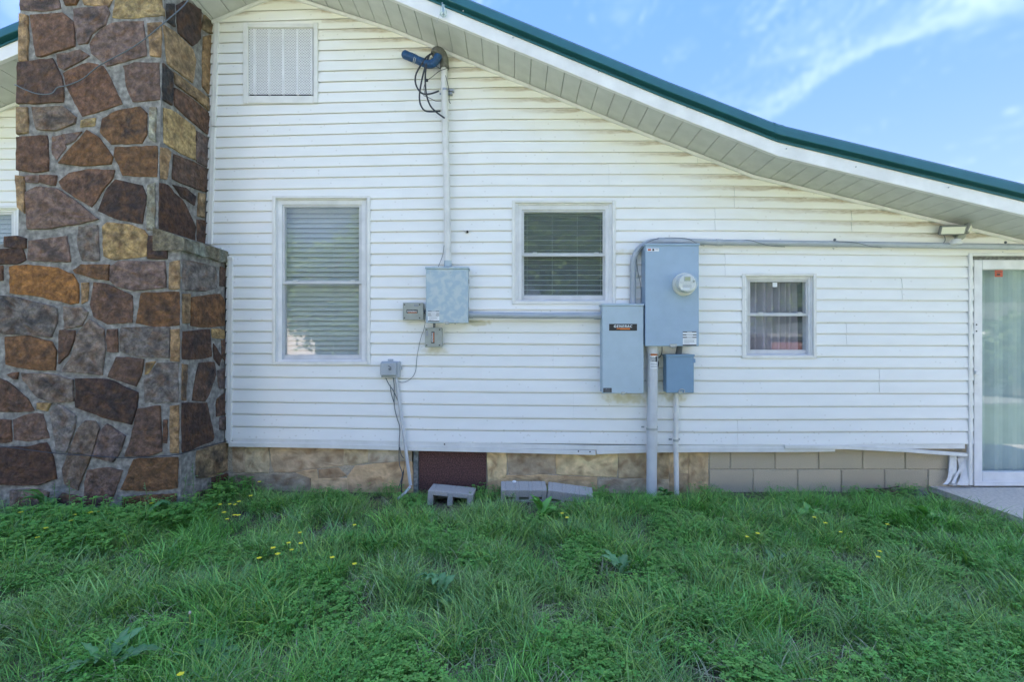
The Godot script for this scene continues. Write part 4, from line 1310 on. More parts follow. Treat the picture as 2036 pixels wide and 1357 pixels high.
	t = thing("ground_pipe", "thin pale pipe dropping from the small box into the grass", "pipe", px(1345, 1000, 0.06))
	s = new_st()
	tube(s, PackedVector3Array([px(1344, 780, 0.06), px(1343.5, 880, 0.06), px(1345.5, 1000, 0.06)]), 0.0215, 16)
	part(t, "pipe", s, M.mast_white)
	strap(t, 1343.6, 876, 0.022, 0.06, false, M.zinc)
	s = new_st()
	ptube(s, [[1316, 690, 0.10], [1315.5, 703, 0.10], [1311, 711, 0.10], [1306, 712, 0.11], [1309, 722, 0.09], [1308, 730, 0.08]], 0.0042, 0.1, 6)
	part(t, "ground_wire", s, M.cable_black)
	# long conduit along the wall
	t = thing("conduit", "long grey conduit bending over the meter box and running below the eave", "conduit", px(1500, 490, 0.05))
	var zc := 0.055
	s = new_st()
	var bend := [px(1258.5, 606, zc), px(1258.5, 560, zc), px(1258.5, 530, zc)]
	for k in 9:
		var a := k / 8.0 * PI / 2
		var o := px(1258.5, 526, zc)
		var e := 0.205
		bend.append(o + Vector3(e * (1.0 - cos(a)), e * sin(a), 0))
	for q in [[1340, 479.5], [1430, 482.5], [1660, 485.5], [1850, 488.5], [2036, 491.5], [2250, 494]]: bend.append(px(q[0], q[1], zc))
	tube(s, PackedVector3Array(bend), 0.0255, 16)
	part(t, "pipe", s, M.pvc)
	for q in [[1258.5, 606, 1258.5, 601, 0.028], [1258.5, 540, 1258.5, 527, 0.0295], [1308, 479.2, 1321, 479.3, 0.0295], [1423, 482.3, 1436, 482.8, 0.0295]]:
		s = new_st()
		tube(s, PackedVector3Array([px(q[0], q[1], zc), px(q[2], q[3], zc)]), q[4], 16)
		part(t, "coupling", s, M.pvc)
	for q in [[1662, 485.5], [2001, 491]]:
		strap(t, q[0], q[1], 0.026, zc, true, M.pvc)
		screw(t, q[0] - 3, q[1] - 8.5, 0.02, 0.012, M.cable_grey)
	t = thing("signal_wire", "thin dark wire wound loosely round the long conduit", "wire", px(1290, 600, 0.06))
	for q in [[[1274, 602, 0.05], [1274, 570, 0.05], [1268, 540, 0.05], [1266, 510, 0.06], [1275, 492, 0.10], [1288, 482, 0.092], [1312, 474, 0.07], [1350, 473.5, 0.06], [1370, 476, 0.084], [1388, 486, 0.07], [1400, 489, 0.05]], [[1470, 478, 0.05], [1490, 478, 0.075], [1508, 483, 0.085], [1530, 489, 0.08], [1560, 491, 0.05]], [[1620, 481, 0.05], [1662, 480.5, 0.075], [1700, 483, 0.085], [1730, 490, 0.085], [1752, 493, 0.06]]]:
		s = new_st()
		ptube(s, q, 0.0025, 0.08, 5)
		part(t, "wire", s, M.cable_grey)
	# flood light
	t = thing("flood_light", "twin head security flood light with motion sensor under the eave", "flood light", px(1900, 465, 0.03))
	s = new_st()
	lathe(s, px(1905, 466, 0.012), Vector3(0, 0, 1), [[0.055, 0.0], [0.055, 0.02], [0.045, 0.03], [0.0, 0.03]], 20)
	part(t, "base", s, M.beige_plastic)
	for q in [[1893, 458, -0.35, 0.12, 0.19, 0.085], [1924, 455, 0.75, 0.09, 0.12, 0.075]]:
		var at := px(q[0], q[1], 0.10)
		var tr := Transform3D(Basis(Vector3(0, 1, 0), q[2]) * Basis(Vector3(1, 0, 0), 0.35) * Basis(Vector3(0, 0, 1), -0.05), at)
		s = new_st()
		box(s, Vector3(-q[4] / 2, -q[5] / 2, -0.02), Vector3(q[4] / 2, q[5] / 2, 0.015), 0.008, tr)
		for k in 5: box(s, Vector3(-q[4] / 2 + 0.02 + k * q[4] / 6, -q[5] / 2 + 0.006, -0.032), Vector3(-q[4] / 2 + 0.024 + k * q[4] / 6, q[5] / 2 - 0.006, -0.02), 0.0, tr)
		var head := part(t, "lamp_head", s, M.lamp_frame)
		s = new_st()
		box(s, Vector3(-q[4] / 2 + 0.012, -q[5] / 2 + 0.012, 0.012), Vector3(q[4] / 2 - 0.012, q[5] / 2 - 0.012, 0.0175), 0.001, tr)
		part(head, "lens", s, M.lamp_glass)
		s = new_st()
		tube(s, PackedVector3Array([px(1905, 466, 0.03), at]), 0.012, 8)
		part(t, "arm", s, M.beige_plastic)
	s = new_st()
	lathe(s, px(1900, 482, 0.09), Vector3(0, -1, 0), [[0.0, -0.03], [0.035, -0.026], [0.045, 0.0], [0.042, 0.018], [0.0, 0.022]], 18)
	part(t, "sensor", s, M.vinyl_trim)
	s = new_st()
	tube(s, PackedVector3Array([px(1904, 468, 0.035), px(1900, 476, 0.09)]), 0.014, 8)
	part(t, "arm", s, M.beige_plastic)
	s = new_st()
	ptube(s, [[1874, 466, 0.07], [1878, 472, 0.04], [1878, 480, 0.03], [1872, 485, 0.03], [1862, 486, 0.03]], 0.0025, 0.05, 5)
	part(t, "wire", s, M.cable_grey)
	# telephone box with its cables and the strip of downspout
	t = thing("telephone_box", "small grey telephone junction box with loose cables below", "junction box", px(775, 752, 0.02))
	s = new_st()
	pbox(s, 756, 721, 788, 748, 0.012, 0.075, 0.008)
	part(t, "cover", s, M.pvc)
	s = new_st()
	pbox(s, 758, 719, 795, 752, 0.008, 0.05, 0.006)
	part(t, "body", s, M.pvc)
	s = new_st()
	pbox(s, 771, 714.5, 781, 720, 0.008, 0.03, 0.003)
	screw(t, 776, 717, 0.03, 0.005)
	pbox(s, 795, 729, 799, 736, 0.02, 0.04, 0.002)
	part(t, "mounting_tab", s, M.pvc)
	s = new_st()
	ptube(s, [[772, 728], [778, 731.5], [773, 734.5]], 0.0032, 0.077, 5, 2)
	ptube(s, [[773, 737], [779, 735], [772, 733.5]], 0.0025, 0.077, 5, 2)
	part(t, "embossed_mark", s, M.cable_grey)
	for q in [[[766.5, 750], [773, 764], [782, 777], [788, 790], [794, 805], [799, 826]], [[782, 752], [784, 770], [784, 806], [789, 830], [795, 851], [794, 880], [794, 921], [800, 941], [797, 958], [791, 974]], [[776, 766], [778, 782], [783, 800]], [[795, 890], [798, 905], [803, 912]]]:
		s = new_st()
		ptube(s, q, 0.0038, 0.035, 6)
		part(t, "cable", s, M.cable_grey)
	s = new_st()
	ptube(s, [[808, 905, -0.03], [803, 935, -0.03], [799, 960, 0.0], [798, 982, 0.02]], 0.006, 0.0, 6)
	part(t, "cable", s, M.cable_black)
	t = thing("cable_guard", "narrow pale grey strip leaning from the telephone box to the ground, bent at its foot", "conduit", px(812, 985, 0.03))
	s = new_st()
	var g := PackedVector3Array([px(788, 752, 0.035), px(796, 815, 0.04), px(804, 872, 0.05), px(810, 918, 0.06), px(816.5, 966, 0.075)])
	tube(s, g, 0.0145, 4, false)
	part(t, "strip", s, M.pvc_pale)
	s = new_st()
	tube(s, PackedVector3Array([px(815, 969, 0.085), px(805, 981, 0.16), px(792, 992, 0.26)]), 0.0145, 4, false)
	part(t, "bent_end", s, M.pvc_pale)
	s = new_st()
	ptube(s, [[846, 640, 0.06], [843, 655, 0.05], [836, 676, 0.03], [829, 712, 0.022], [827, 735, 0.022], [822, 748, 0.022], [812, 757, 0.022], [800, 761, 0.022], [789, 757, 0.024], [786, 752, 0.03]], 0.0022, 0.03, 5)
	t = part(self, "thermostat_wire", s, M.cable_grey)
	tag(t, "thin grey wire drooping from the beige boxes to the telephone box", "wire")
	s = new_st()
	ptube(s, [[883, 488, 0.05], [881, 505, 0.03], [876, 520, 0.03], [870, 534, 0.04]], 0.0022, 0.03, 5)
	t = part(self, "loose_wire", s, M.cable_grey)
	tag(t, "short thin wire hanging beside the foot of the white mast", "wire")
	# camera-like spout poking through the siding
	t = thing("cable_bushing", "tiny white bushing with a dark hole in the siding between two windows", "bushing", px(928, 464, 0.015))
	s = new_st()
	lathe(s, px(929, 461, 0.012), Vector3(0.1, -0.2, 1).normalized(), [[0.020, 0.0], [0.019, 0.022], [0.013, 0.026], [0.012, 0.008], [0.0, 0.008]], 14)
	part(t, "collar", s, M.vinyl_trim)
	s = new_st()
	lathe(s, px(929.5, 461.5, 0.034), Vector3(0.1, -0.2, 1).normalized(), [[0.011, 0.0], [0.0, 0.001]], 12)
	part(t, "hole", s, M.dark_gap)
	s = new_st()
	ptube(s, [[921, 458, 0.014], [926, 460, 0.03], [935, 459, 0.014]], 0.002, 0.02, 5)
	part(t, "tie_wire", s, M.wire_pale)
	# glass insulator on the fascia
	var iz := OVERHANG + 0.05
	t = thing("insulator", "clear ribbed insulator knob screwed to the fascia below the green trim", "insulator", px(880, 33, iz))
	s = new_st()
	lathe(s, px(881, 10, iz), Vector3(0.05, -1, 0.15).normalized(), [[0.0, 0.0], [0.014, 0.004], [0.017, 0.020], [0.014, 0.028], [0.024, 0.036], [0.020, 0.048], [0.028, 0.056], [0.030, 0.085], [0.022, 0.095], [0.0, 0.095]], 18)
	part(t, "knob", s, M.insulator_glass)
	s = new_st()
	lathe(s, px(881, 10, iz), Vector3(0.05, -1, 0.15).normalized(), [[0.008, 0.004], [0.008, 0.088], [0.0, 0.09]], 8)
	lathe(s, px(881, 14, OVERHANG), Vector3(0, 0, 1), [[0.006, 0.0], [0.006, 0.05], [0.0, 0.05]], 8)
	part(t, "pin", s, M.zinc)
	s = new_st()
	ptube(s, [[874, 28], [872, 36], [867, 46]], 0.0016, iz, 5)
	part(t, "tail_wire", s, M.wire_pale)

# ---------------------------------------------------------------- the lawn
const BARE := [[1040, 1003, 0.24], [1130, 1003, 0.20], [893, 1003, 0.20], [655, 1058, 0.20], [1775, 1062, 0.16], [905, 1014, 0.16], [1015, 1010, 0.2], [560, 1030, 0.14], [760, 1000, 0.16], [700, 985, 0.16]]
func ground_y(x: float, z: float) -> float:
	return 0.012 + 0.022 * noise.get_noise_2d(x * 9.0, z * 9.0) + 0.03 * smoothstep(0.9, 0.2, z) * smoothstep(-1.0, -2.6, x)
func bare(x: float, z: float) -> float:          # 1 where the soil shows
	var v := 0.0
	for b in BARE:
		var c := on_ground(b[0], b[1])
		var d: float = Vector2(x - c.x, (z - c.z) * 1.2).length() / b[2] + 0.5 * noise.get_noise_2d(x * 60.0, z * 60.0)
		v = maxf(v, 1.0 - smoothstep(0.6, 1.15, d))
	return v
func blocked(x: float, z: float) -> bool:
	if x > 3.78 + 0.02 * noise.get_noise_1d(z * 90.0) and z < 1.75: return true
	if z < 0.02 and x > -2.6: return true
	if z < 0.66 and x < -2.56: return true
	return false
func blade_clump(n: int, lo: float, hi: float, wide: float, spread: float, lie: float, dry: float) -> ArrayMesh:
	var s := new_st()
	s.set_smooth_group(0)
	for i in n:
		var a := rng.randf() * TAU
		var p := Vector3(cos(a), 0, sin(a)) * spread * sqrt(rng.randf())
		var h := rng.randf_range(lo, hi)
		var b := rng.randf() * TAU
		var d := Vector3(cos(b), 0, sin(b))
		var side := Vector3(-d.z, 0, d.x).rotated(Vector3.UP, rng.randf_range(-0.7, 0.7))
		var w := wide * rng.randf_range(0.6, 1.25)
		var lean := rng.randf_range(0.12, 0.5) + lie
		var curl := rng.randf_range(0.5, 1.7)
		var green := rng.randf_range(0.55, 1.35)
		var c := Color(green, green, green)
		if rng.randf() < dry: c = (Color(2.5, 1.5, 2.6) if rng.randf() < 0.45 else Color(1.6, 1.35, 1.7)) * rng.randf_range(0.75, 1.1)  # dry blades, and pale green ones with a highlight painted in
		var ang := lean
		var q := p
		var seg := 4
		var pl := Vector3.ZERO
		var pr := Vector3.ZERO
		for k in seg + 1:
			var t := float(k) / seg
			var ww := w * (1.0 - pow(t, 1.8)) * (0.75 + 0.25 * minf(1.0, t * 5.0))
			var nl := q - side * ww
			var nr := q + side * ww
			s.set_color(c)
			if k == seg:
				tri(s, pl, pr, q)
			elif k > 0:
				quad(s, pl, pr, nr, nl)
			pl = nl
			pr = nr
			ang += curl / seg * (0.4 + t)
			q += (Vector3.UP * cos(ang) + d * sin(ang)) * h / seg
	return mesh_of(s)
func clover_clump() -> ArrayMesh:
	var s := new_st()
	for i in 9:
		var a := rng.randf() * TAU
		var p := Vector3(cos(a), 0, sin(a)) * rng.randf_range(0.0, 0.06)
		var top := p * 1.3 + Vector3(0, rng.randf_range(0.03, 0.085), 0)
		var g := rng.randf_range(0.7, 1.2)
		s.set_color(Color(g, g, g))
		var sd := Vector3(0.0009, 0, 0)
		quad(s, p - sd, p + sd, top + sd, top - sd)
		for k in 3:
			var b := a + TAU * k / 3.0
			var d := Vector3(cos(b), rng.randf_range(-0.1, 0.35), sin(b)).normalized()
			var e := Vector3(-sin(b), 0, cos(b))
			var l := rng.randf_range(0.011, 0.019)
			tri(s, top, top + d * l * 0.75 - e * l * 0.42, top + d * l)
			tri(s, top, top + d * l, top + d * l * 0.75 + e * l * 0.42)
	return mesh_of(s)
func scatter(parent: Node, called: String, meshes: Array, spots: Array, m: Material) -> void:      # spots: [Transform3D, Color]
	for k in meshes.size():
		var mine := []
		for i in range(k, spots.size(), meshes.size()): mine.append(spots[i])
		var mm := MultiMesh.new()
		mm.transform_format = MultiMesh.TRANSFORM_3D
		mm.use_colors = true
		mm.mesh = meshes[k]
		mm.instance_count = mine.size()
		for i in mine.size():
			mm.set_instance_transform(i, mine[i][0])
			mm.set_instance_color(i, mine[i][1])
		var o := MultiMeshInstance3D.new()
		o.name = called
		o.multimesh = mm
		o.set_meta("kind", "stuff")
		o.material_override = m
		parent.add_child(o, true)
func build_lawn() -> void:
	var s := new_st()
	# open turf, out to the horizon
	var ring := [3.4, 10.0, 40.0, 200.0, 900.0]
	quad(s, Vector3(-900, -0.02, 900), Vector3(900, -0.02, 900), Vector3(900, -0.02, -900), Vector3(-900, -0.02, -900))
	structure("ground", s, M.turf, "green turf spreading out round the house")
	s = new_st()
	s.set_smooth_group(0)
	for i in 96:
		for k in 34:
			var x0 := -6.0 + i * 0.125
			var z0 := -0.25 + k * 0.125
			var f := func(x: float, z: float) -> Vector3: return Vector3(x, ground_y(x, z) - 0.004, z)
			quad(s, f.call(x0, z0 + 0.125), f.call(x0 + 0.125, z0 + 0.125), f.call(x0 + 0.125, z0), f.call(x0, z0))
	structure("soil", s, M.soil, "bare brown soil showing between the grass")
	# concrete path at the door
	s = new_st()
	var edge := []
	for k in 15:
		edge.append(3.80 + 0.025 * noise.get_noise_1d(k * 45.0) + (0.0 if k > 0 else -0.02))
	for k in 14:
		var z0 := -0.09 + k * 0.135
		var z1 := z0 + 0.135
		var h := 0.068
		quad(s, Vector3(edge[k + 1], h, z1), Vector3(6.5, h, z1), Vector3(6.5, h, z0), Vector3(edge[k], h, z0))
		quad(s, Vector3(edge[k], -0.05, z0), Vector3(edge[k + 1], -0.05, z1), Vector3(edge[k + 1] + 0.004, h, z1), Vector3(edge[k] + 0.004, h, z0))
	quad(s, Vector3(edge[14], -0.05, 1.80), Vector3(6.5, -0.05, 1.80), Vector3(6.5, 0.068, 1.80), Vector3(edge[14], 0.068, 1.80))
	structure("path", s, M.slab, "concrete path slab in front of the glazed door")
	# grass
	var greens := [Color(0.190, 0.450, 0.075), Color(0.155, 0.410, 0.085), Color(0.310, 0.490, 0.095), Color(0.190, 0.400, 0.115), Color(0.280, 0.470, 0.125)]   # part of it shines through the blade
	var spots := []
	var tries := 0
	while spots.size() < 24000 and tries < 110000:
		tries += 1
		var z := 3.3 - 3.4 * pow(rng.randf(), 0.85)
		var x := rng.randf_range(-1.0, 1.0) * minf(5.8, (4.5 - z) * 1.03 + 0.9)
		if blocked(x, z): continue
		if rng.randf() < bare(x, z) * 0.93: continue
		var dense := noise.get_noise_2d(x * 36.0 + 50.0, z * 36.0)
		if rng.randf() < 0.62 * smoothstep(0.08, -0.25, dense): continue
		var size := (0.62 + 0.50 * smoothstep(-0.35, 0.35, dense)) * rng.randf_range(0.7, 1.2)
		if z < 0.4: size *= lerpf(0.34, 0.9, clampf(z / 0.4, 0.0, 1.0))
		if x < -2.4 and z < 1.3: size *= 1.15
		if z > 2.15: size *= lerpf(1.0, 0.75, clampf((z - 2.15) / 0.8, 0.0, 1.0))
		var tone := noise.get_noise_2d(x * 14.0, z * 14.0 + 400.0)
		var c: Color = greens[clampi(int((tone + 0.5) * 5.0 + rng.randf_range(-1.6, 1.6)), 0, 4)] * rng.randf_range(0.6, 1.55)
		var t := Transform3D(Basis(Vector3.UP, rng.randf() * TAU) * Basis(Vector3.RIGHT, rng.randf_range(-0.2, 0.2)), Vector3(x, ground_y(x, z) - 0.006, z)).scaled_local(Vector3(1, 1, 1) * size)
		spots.append([t, c])
	var meshes := []
	for k in 4: meshes.append(blade_clump(10, 0.08, 0.17, 0.0025, 0.065, 0.20, 0.16))
	for k in 2: meshes.append(blade_clump(8, 0.13, 0.25, 0.0032, 0.055, 0.30, 0.22))
	for k in 2: meshes.append(blade_clump(12, 0.04, 0.11, 0.0020, 0.085, 0.55, 0.22))
	var lawn := thing("grass", "long uneven green grass growing in front of the house", "grass", Vector3.ZERO, "", "stuff")
	scatter(lawn, "grass_blades", meshes, spots, M.blade)
	# the longest blades, coloured pale to paint highlights into the lawn
	spots = []
	for i in 3400:
		var z := 3.0 - 2.9 * rng.randf()
		var x := rng.randf_range(-1.0, 1.0) * minf(5.2, (4.5 - z) * 1.03 + 0.5)
		if blocked(x, z) or z < 0.15: continue
		if noise.get_noise_2d(x * 20.0 + 9.0, z * 20.0) < -0.08: continue
		var c := Color(0.46, 0.56, 0.30).lerp(Color(0.56, 0.52, 0.36), rng.randf()) * rng.randf_range(0.7, 1.1)
		spots.append([Transform3D(Basis(Vector3.UP, rng.randf() * TAU), Vector3(x, ground_y(x, z), z)).scaled_local(Vector3.ONE * rng.randf_range(0.7, 1.15) * (0.7 if z < 0.6 else 1.0)), c])
	scatter(lawn, "highlight_blades", [blade_clump(3, 0.15, 0.26, 0.0026, 0.05, 0.35, 0.0), blade_clump(2, 0.12, 0.24, 0.0030, 0.04, 0.6, 0.0), blade_clump(3, 0.12, 0.22, 0.0022, 0.06, 0.2, 0.0)], spots, M.blade)
	# straw and thatch, lying nearly flat
	spots = []
	for i in 5200:
		var z := 3.2 - 3.2 * rng.randf()
		var x := rng.randf_range(-1.0, 1.0) * minf(5.0, (4.5 - z) * 1.03 + 0.5)
		if blocked(x, z): continue
		var c := Color(0.42, 0.37, 0.27) * rng.randf_range(0.5, 1.25)
		spots.append([Transform3D(Basis(Vector3.UP, rng.randf() * TAU), Vector3(x, ground_y(x, z) + 0.004, z)).scaled_local(Vector3(1, 0.8, 1) * rng.randf_range(0.6, 1.1)), c])
	meshes = []
	for k in 3: meshes.append(blade_clump(8, 0.05, 0.13, 0.0012, 0.07, 0.95, 0.0))
	var straw := thing("straw", "dry straw and thatch lying between the grass", "straw", Vector3.ZERO, "", "stuff")
	scatter(straw, "straw_blades", meshes, spots, M.blade)
	# clover and small ground cover
	spots = []
	for i in 13000:
		var z := 3.2 - 3.2 * rng.randf()
		var x := rng.randf_range(-1.0, 1.0) * minf(5.0, (4.5 - z) * 1.03 + 0.5)
		if blocked(x, z): continue
		var k := noise.get_noise_2d(x * 30.0 - 80.0, z * 30.0)
		if x < -2.3 and z < 1.6: k += 0.35
		if k < 0.17 or rng.randf() < bare(x, z): continue
		var c := Color(0.13, 0.40, 0.070).lerp(Color(0.22, 0.45, 0.085), rng.randf()) * rng.randf_range(0.75, 1.2)
		var up := 1.0 + (0.9 if x < -2.3 and z < 1.5 else 0.0)
		spots.append([Transform3D(Basis(Vector3.UP, rng.randf() * TAU), Vector3(x, ground_y(x, z), z)).scaled_local(Vector3(1, 1, 1) * rng.randf_range(0.8, 1.3) * lerpf(1.0, up, rng.randf())), c])
	meshes = []
	for k in 4: meshes.append(clover_clump())
	var clover := thing("clover", "low clover and small leaved weeds among the grass", "ground cover", Vector3.ZERO, "", "stuff")
	scatter(clover, "clover_leaves", meshes, spots, M.leaf)
# a leaf along +z from the origin: half-width by a function of the way along, lobed when wanted
func leaf_mesh(length: float, width: float, lobes: int, droop: float, lift: float, c: Color) -> ArrayMesh:
	var s := new_st()
	s.set_smooth_group(0)
	var n := 14 if lobes > 0 else 9
	var q := Vector3.ZERO
	var ang := lift
	var prev := []
	for k in n + 1:
		var t := float(k) / n
		var w := width * pow(sin(PI * pow(clampf(t * 0.97 + 0.03, 0.0, 1.0), 0.75)), 0.9)
		if lobes > 0: w *= 0.55 + 0.45 * absf(cos(t * PI * lobes)) + (0.25 if t > 0.75 else 0.0)
		if k == n: w = 0.0005
		var rise := w * 0.35
		var twist := sin(t * 2.6 + width * 300.0) * 0.35
		var row := [q + Vector3(-w, rise + w * twist + rng.randf_range(-1, 1) * w * 0.25, 0), q, q + Vector3(w, rise - w * twist + rng.randf_range(-1, 1) * w * 0.25, 0)]
		if k > 0:
			for e in [[0, 1], [1, 2]]:                 # a pale midrib
				var f := [prev[e[0]], row[e[0]], row[e[1]], prev[e[1]]]
				var rib := [e[0] == 1, e[0] == 1, e[1] == 1, e[1] == 1]
				for v in [0, 2, 1, 0, 3, 2]:
					s.set_color(c.lerp(Color(0.40, 0.50, 0.26), 0.28) if rib[v] else c)
					s.add_vertex(f[v])
		prev = row
		ang -= droop / n
		q += Vector3(0, sin(ang), cos(ang)) * length / n
	return mesh_of(s)
func weed(label: String, x: float, y: float, count: int, length: float, width: float, lobes: int, lift: float, c: Color, stalk := 0.0, group := "") -> void:
	var at := on_ground(x, y)
	at.y = ground_y(at.x, at.z)
	var t := thing("broadleaf_weed", label, "weed", at, group)
	if stalk > 0.0:
		var s := new_st()
		tube(s, smooth_path([Vector3.ZERO, Vector3(0.01, stalk * 0.5, 0.0), Vector3(0.02, stalk, 0.01)], 3), 0.0035, 6)
		put(t, "stalk", mesh_of(s), M.stem)
	for i in count:
		var k := rng.randf_range(0.75, 1.15)
		var o := put(t, "leaf", leaf_mesh(length * k, width * k, lobes, rng.randf_range(0.7, 1.5), lift + rng.randf_range(-0.25, 0.25), c * rng.randf_range(0.85, 1.2)), M.leaf)
		o.rotation.y = TAU * i / count + rng.randf_range(-0.35, 0.35)
		o.position = Vector3(0.02, 1, 0.01) * Vector3(1, stalk * (float(i) / count), 1)
func build_plants() -> void:
	var blue := Color(0.10, 0.27, 0.10)
	var green := Color(0.15, 0.42, 0.08)
	weed("large blue green weed with long toothed leaves in the grass below the chimney", 205, 1345, 8, 0.22, 0.030, 5, 1.15, blue, 0.0)
	weed("blue green rosette weed near the yellow dandelion stalk", 420, 1310, 8, 0.17, 0.028, 5, 0.9, blue, 0.0)
	weed("bushy blue green weed with broad leaves in the middle of the lawn", 865, 1205, 16, 0.12, 0.030, 3, 0.8, blue, 0.16)
	weed("blue green thistle-like weed in front of the thick riser pipe", 1225, 1160, 9, 0.14, 0.024, 4, 1.0, blue, 0.10)
	weed("bright green leafy weed in front of the speckled concrete blocks", 1072, 1040, 12, 0.16, 0.027, 0, 1.15, green, 0.12)
	weed("bright green weed with pointed leaves in front of the tan block foundation", 1605, 1045, 11, 0.15, 0.024, 0, 1.05, green, 0.08)
	weed("tall green weed with long pointed leaves near the end of the concrete path", 1832, 1050, 14, 0.16, 0.026, 0, 0.95, green, 0.10)
	weed("leafy weed growing against the foot of the chimney", 85, 1040, 16, 0.16, 0.030, 0, 0.8, Color(0.11, 0.30, 0.08), 0.20)
	weed("dark leafy weed at the chimney corner beside the tall stalks", 330, 1045, 16, 0.15, 0.032, 0, 0.7, Color(0.08, 0.24, 0.075), 0.16)
	weed("small dark weed under the meter box between the two pipes", 1318, 990, 14, 0.08, 0.020, 0, 0.8, Color(0.07, 0.24, 0.05), 0.05)
	weed("pale flat leaved weed in the open lawn near two yellow flowers", 1530, 1130, 9, 0.12, 0.024, 3, 0.9, Color(0.15, 0.29, 0.16), 0.0)
	# seeding stalks at the chimney's foot
	for q in [[362, 1035, 0.34], [386, 1030, 0.40], [300, 1045, 0.30], [110, 1040, 0.28], [140, 1045, 0.32], [60, 1050, 0.26]]:
		var at := on_ground(q[0], q[1])
		at.y = ground_y(at.x, at.z)
		var t := thing("tall_weed", "tall thin weed stalk with small leaves rising before the chimney", "weed", at, "tall weed stalks before the chimney")
		var s := new_st()
		var lean := Vector3(rng.randf_range(-0.08, 0.12), q[2], rng.randf_range(-0.03, 0.05))
		tube(s, smooth_path([Vector3.ZERO, lean * Vector3(0.35, 0.5, 0.4), lean], 3), 0.0022, 5)
		put(t, "stalk", mesh_of(s), M.stem)
		for k in 9:
			var o := put(t, "leaf", leaf_mesh(rng.randf_range(0.03, 0.06), 0.008, 0, 0.8, 0.5, Color(0.07, 0.16, 0.06)), M.leaf)
			o.position = lean * Vector3(0.8, 0.2 + 0.09 * k, 0.8)
			o.rotation.y = k * 2.4
	# dandelion gone to seed
	var dp := on_ground(378, 1292)
	var dd := thing("dandelion_stalk", "single pale dandelion stalk with a closed seed head", "weed", dp)
	var st := new_st()
	tube(st, smooth_path([Vector3.ZERO, Vector3(0.002, 0.08, 0), Vector3(0.0, 0.16, 0.0)], 3), 0.0022, 6)
	put(dd, "stalk", mesh_of(st), mat("pale_stem", lin(0.24, 0.26, 0.07), 0.6))
	st = new_st()
	lathe(st, Vector3(0, 0.158, 0), Vector3.UP, [[0.003, 0.0], [0.006, 0.006], [0.005, 0.012], [0.0, 0.016]], 10)
	put(dd, "seed_head", mesh_of(st), M.seed_head)
	# small yellow flowers
	var f := new_st()
	for k in 5:
		var a := TAU * k / 5.0
		var d := Vector3(cos(a), 0.35, sin(a))
		var e := Vector3(-sin(a), 0, cos(a))
		var o := Vector3(0, 0.11, 0)
		var l := 0.013
		quad(f, o, o + d * l * 0.7 - e * l * 0.5, o + d * l, o + d * l * 0.7 + e * l * 0.5)
	var petal := mesh_of(f)
	f = new_st()
	tube(f, PackedVector3Array([Vector3(0.006, 0, 0), Vector3(0.002, 0.06, 0.0), Vector3(0, 0.11, 0)]), 0.0012, 5)
	var stalk := mesh_of(f)
	var spots := []
	for q in [[122, 210], [135, 265], [433, 220], [412, 250], [525, 218], [573, 188], [635, 200], [878, 160], [1275, 160], [1330, 148], [1383, 147], [1360, 152], [1297, 210], [1357, 213], [1380, 228], [1315, 237], [1450, 115], [1500, 40], [1735, 310], [1670, 385], [1740, 388], [1688, 412], [1580, 432], [1500, 482], [1607, 467], [1922, 470], [1045, 1140], [218, 350], [268, 305]]:
		spots.append([q[0] / 2.9086, 960 + q[1] / 2.9086])
	for q in [[912, 213], [972, 248], [1053, 285], [1303, 237], [553, 312], [610, 311], [1262, 385], [1254, 415]]:
		spots.append([1280 + q[0] / 2.693, 960 + q[1] / 2.693])
	for q in [[15, 213], [15, 440], [1215, 145], [1243, 172]]:
		spots.append([700 + q[0] / 2.909, 980 + q[1] / 2.909])
	for q in spots:
		var at := on_ground(q[0], q[1], 0.125)
		at.y = ground_y(at.x, at.z) + 0.02
		if at.z < 0.68 and at.x < -2.5: at.z = 0.72
		var t := thing("yellow_flower", "small yellow wildflower on a thin stem in the grass", "flower", at, "yellow wildflowers in the lawn")
		t.rotation.y = rng.randf() * TAU
		put(t, "petals", petal, M.petal)
		put(t, "stem", stalk, M.stem)
		t.scale = Vector3.ONE * rng.randf_range(0.95, 1.25)
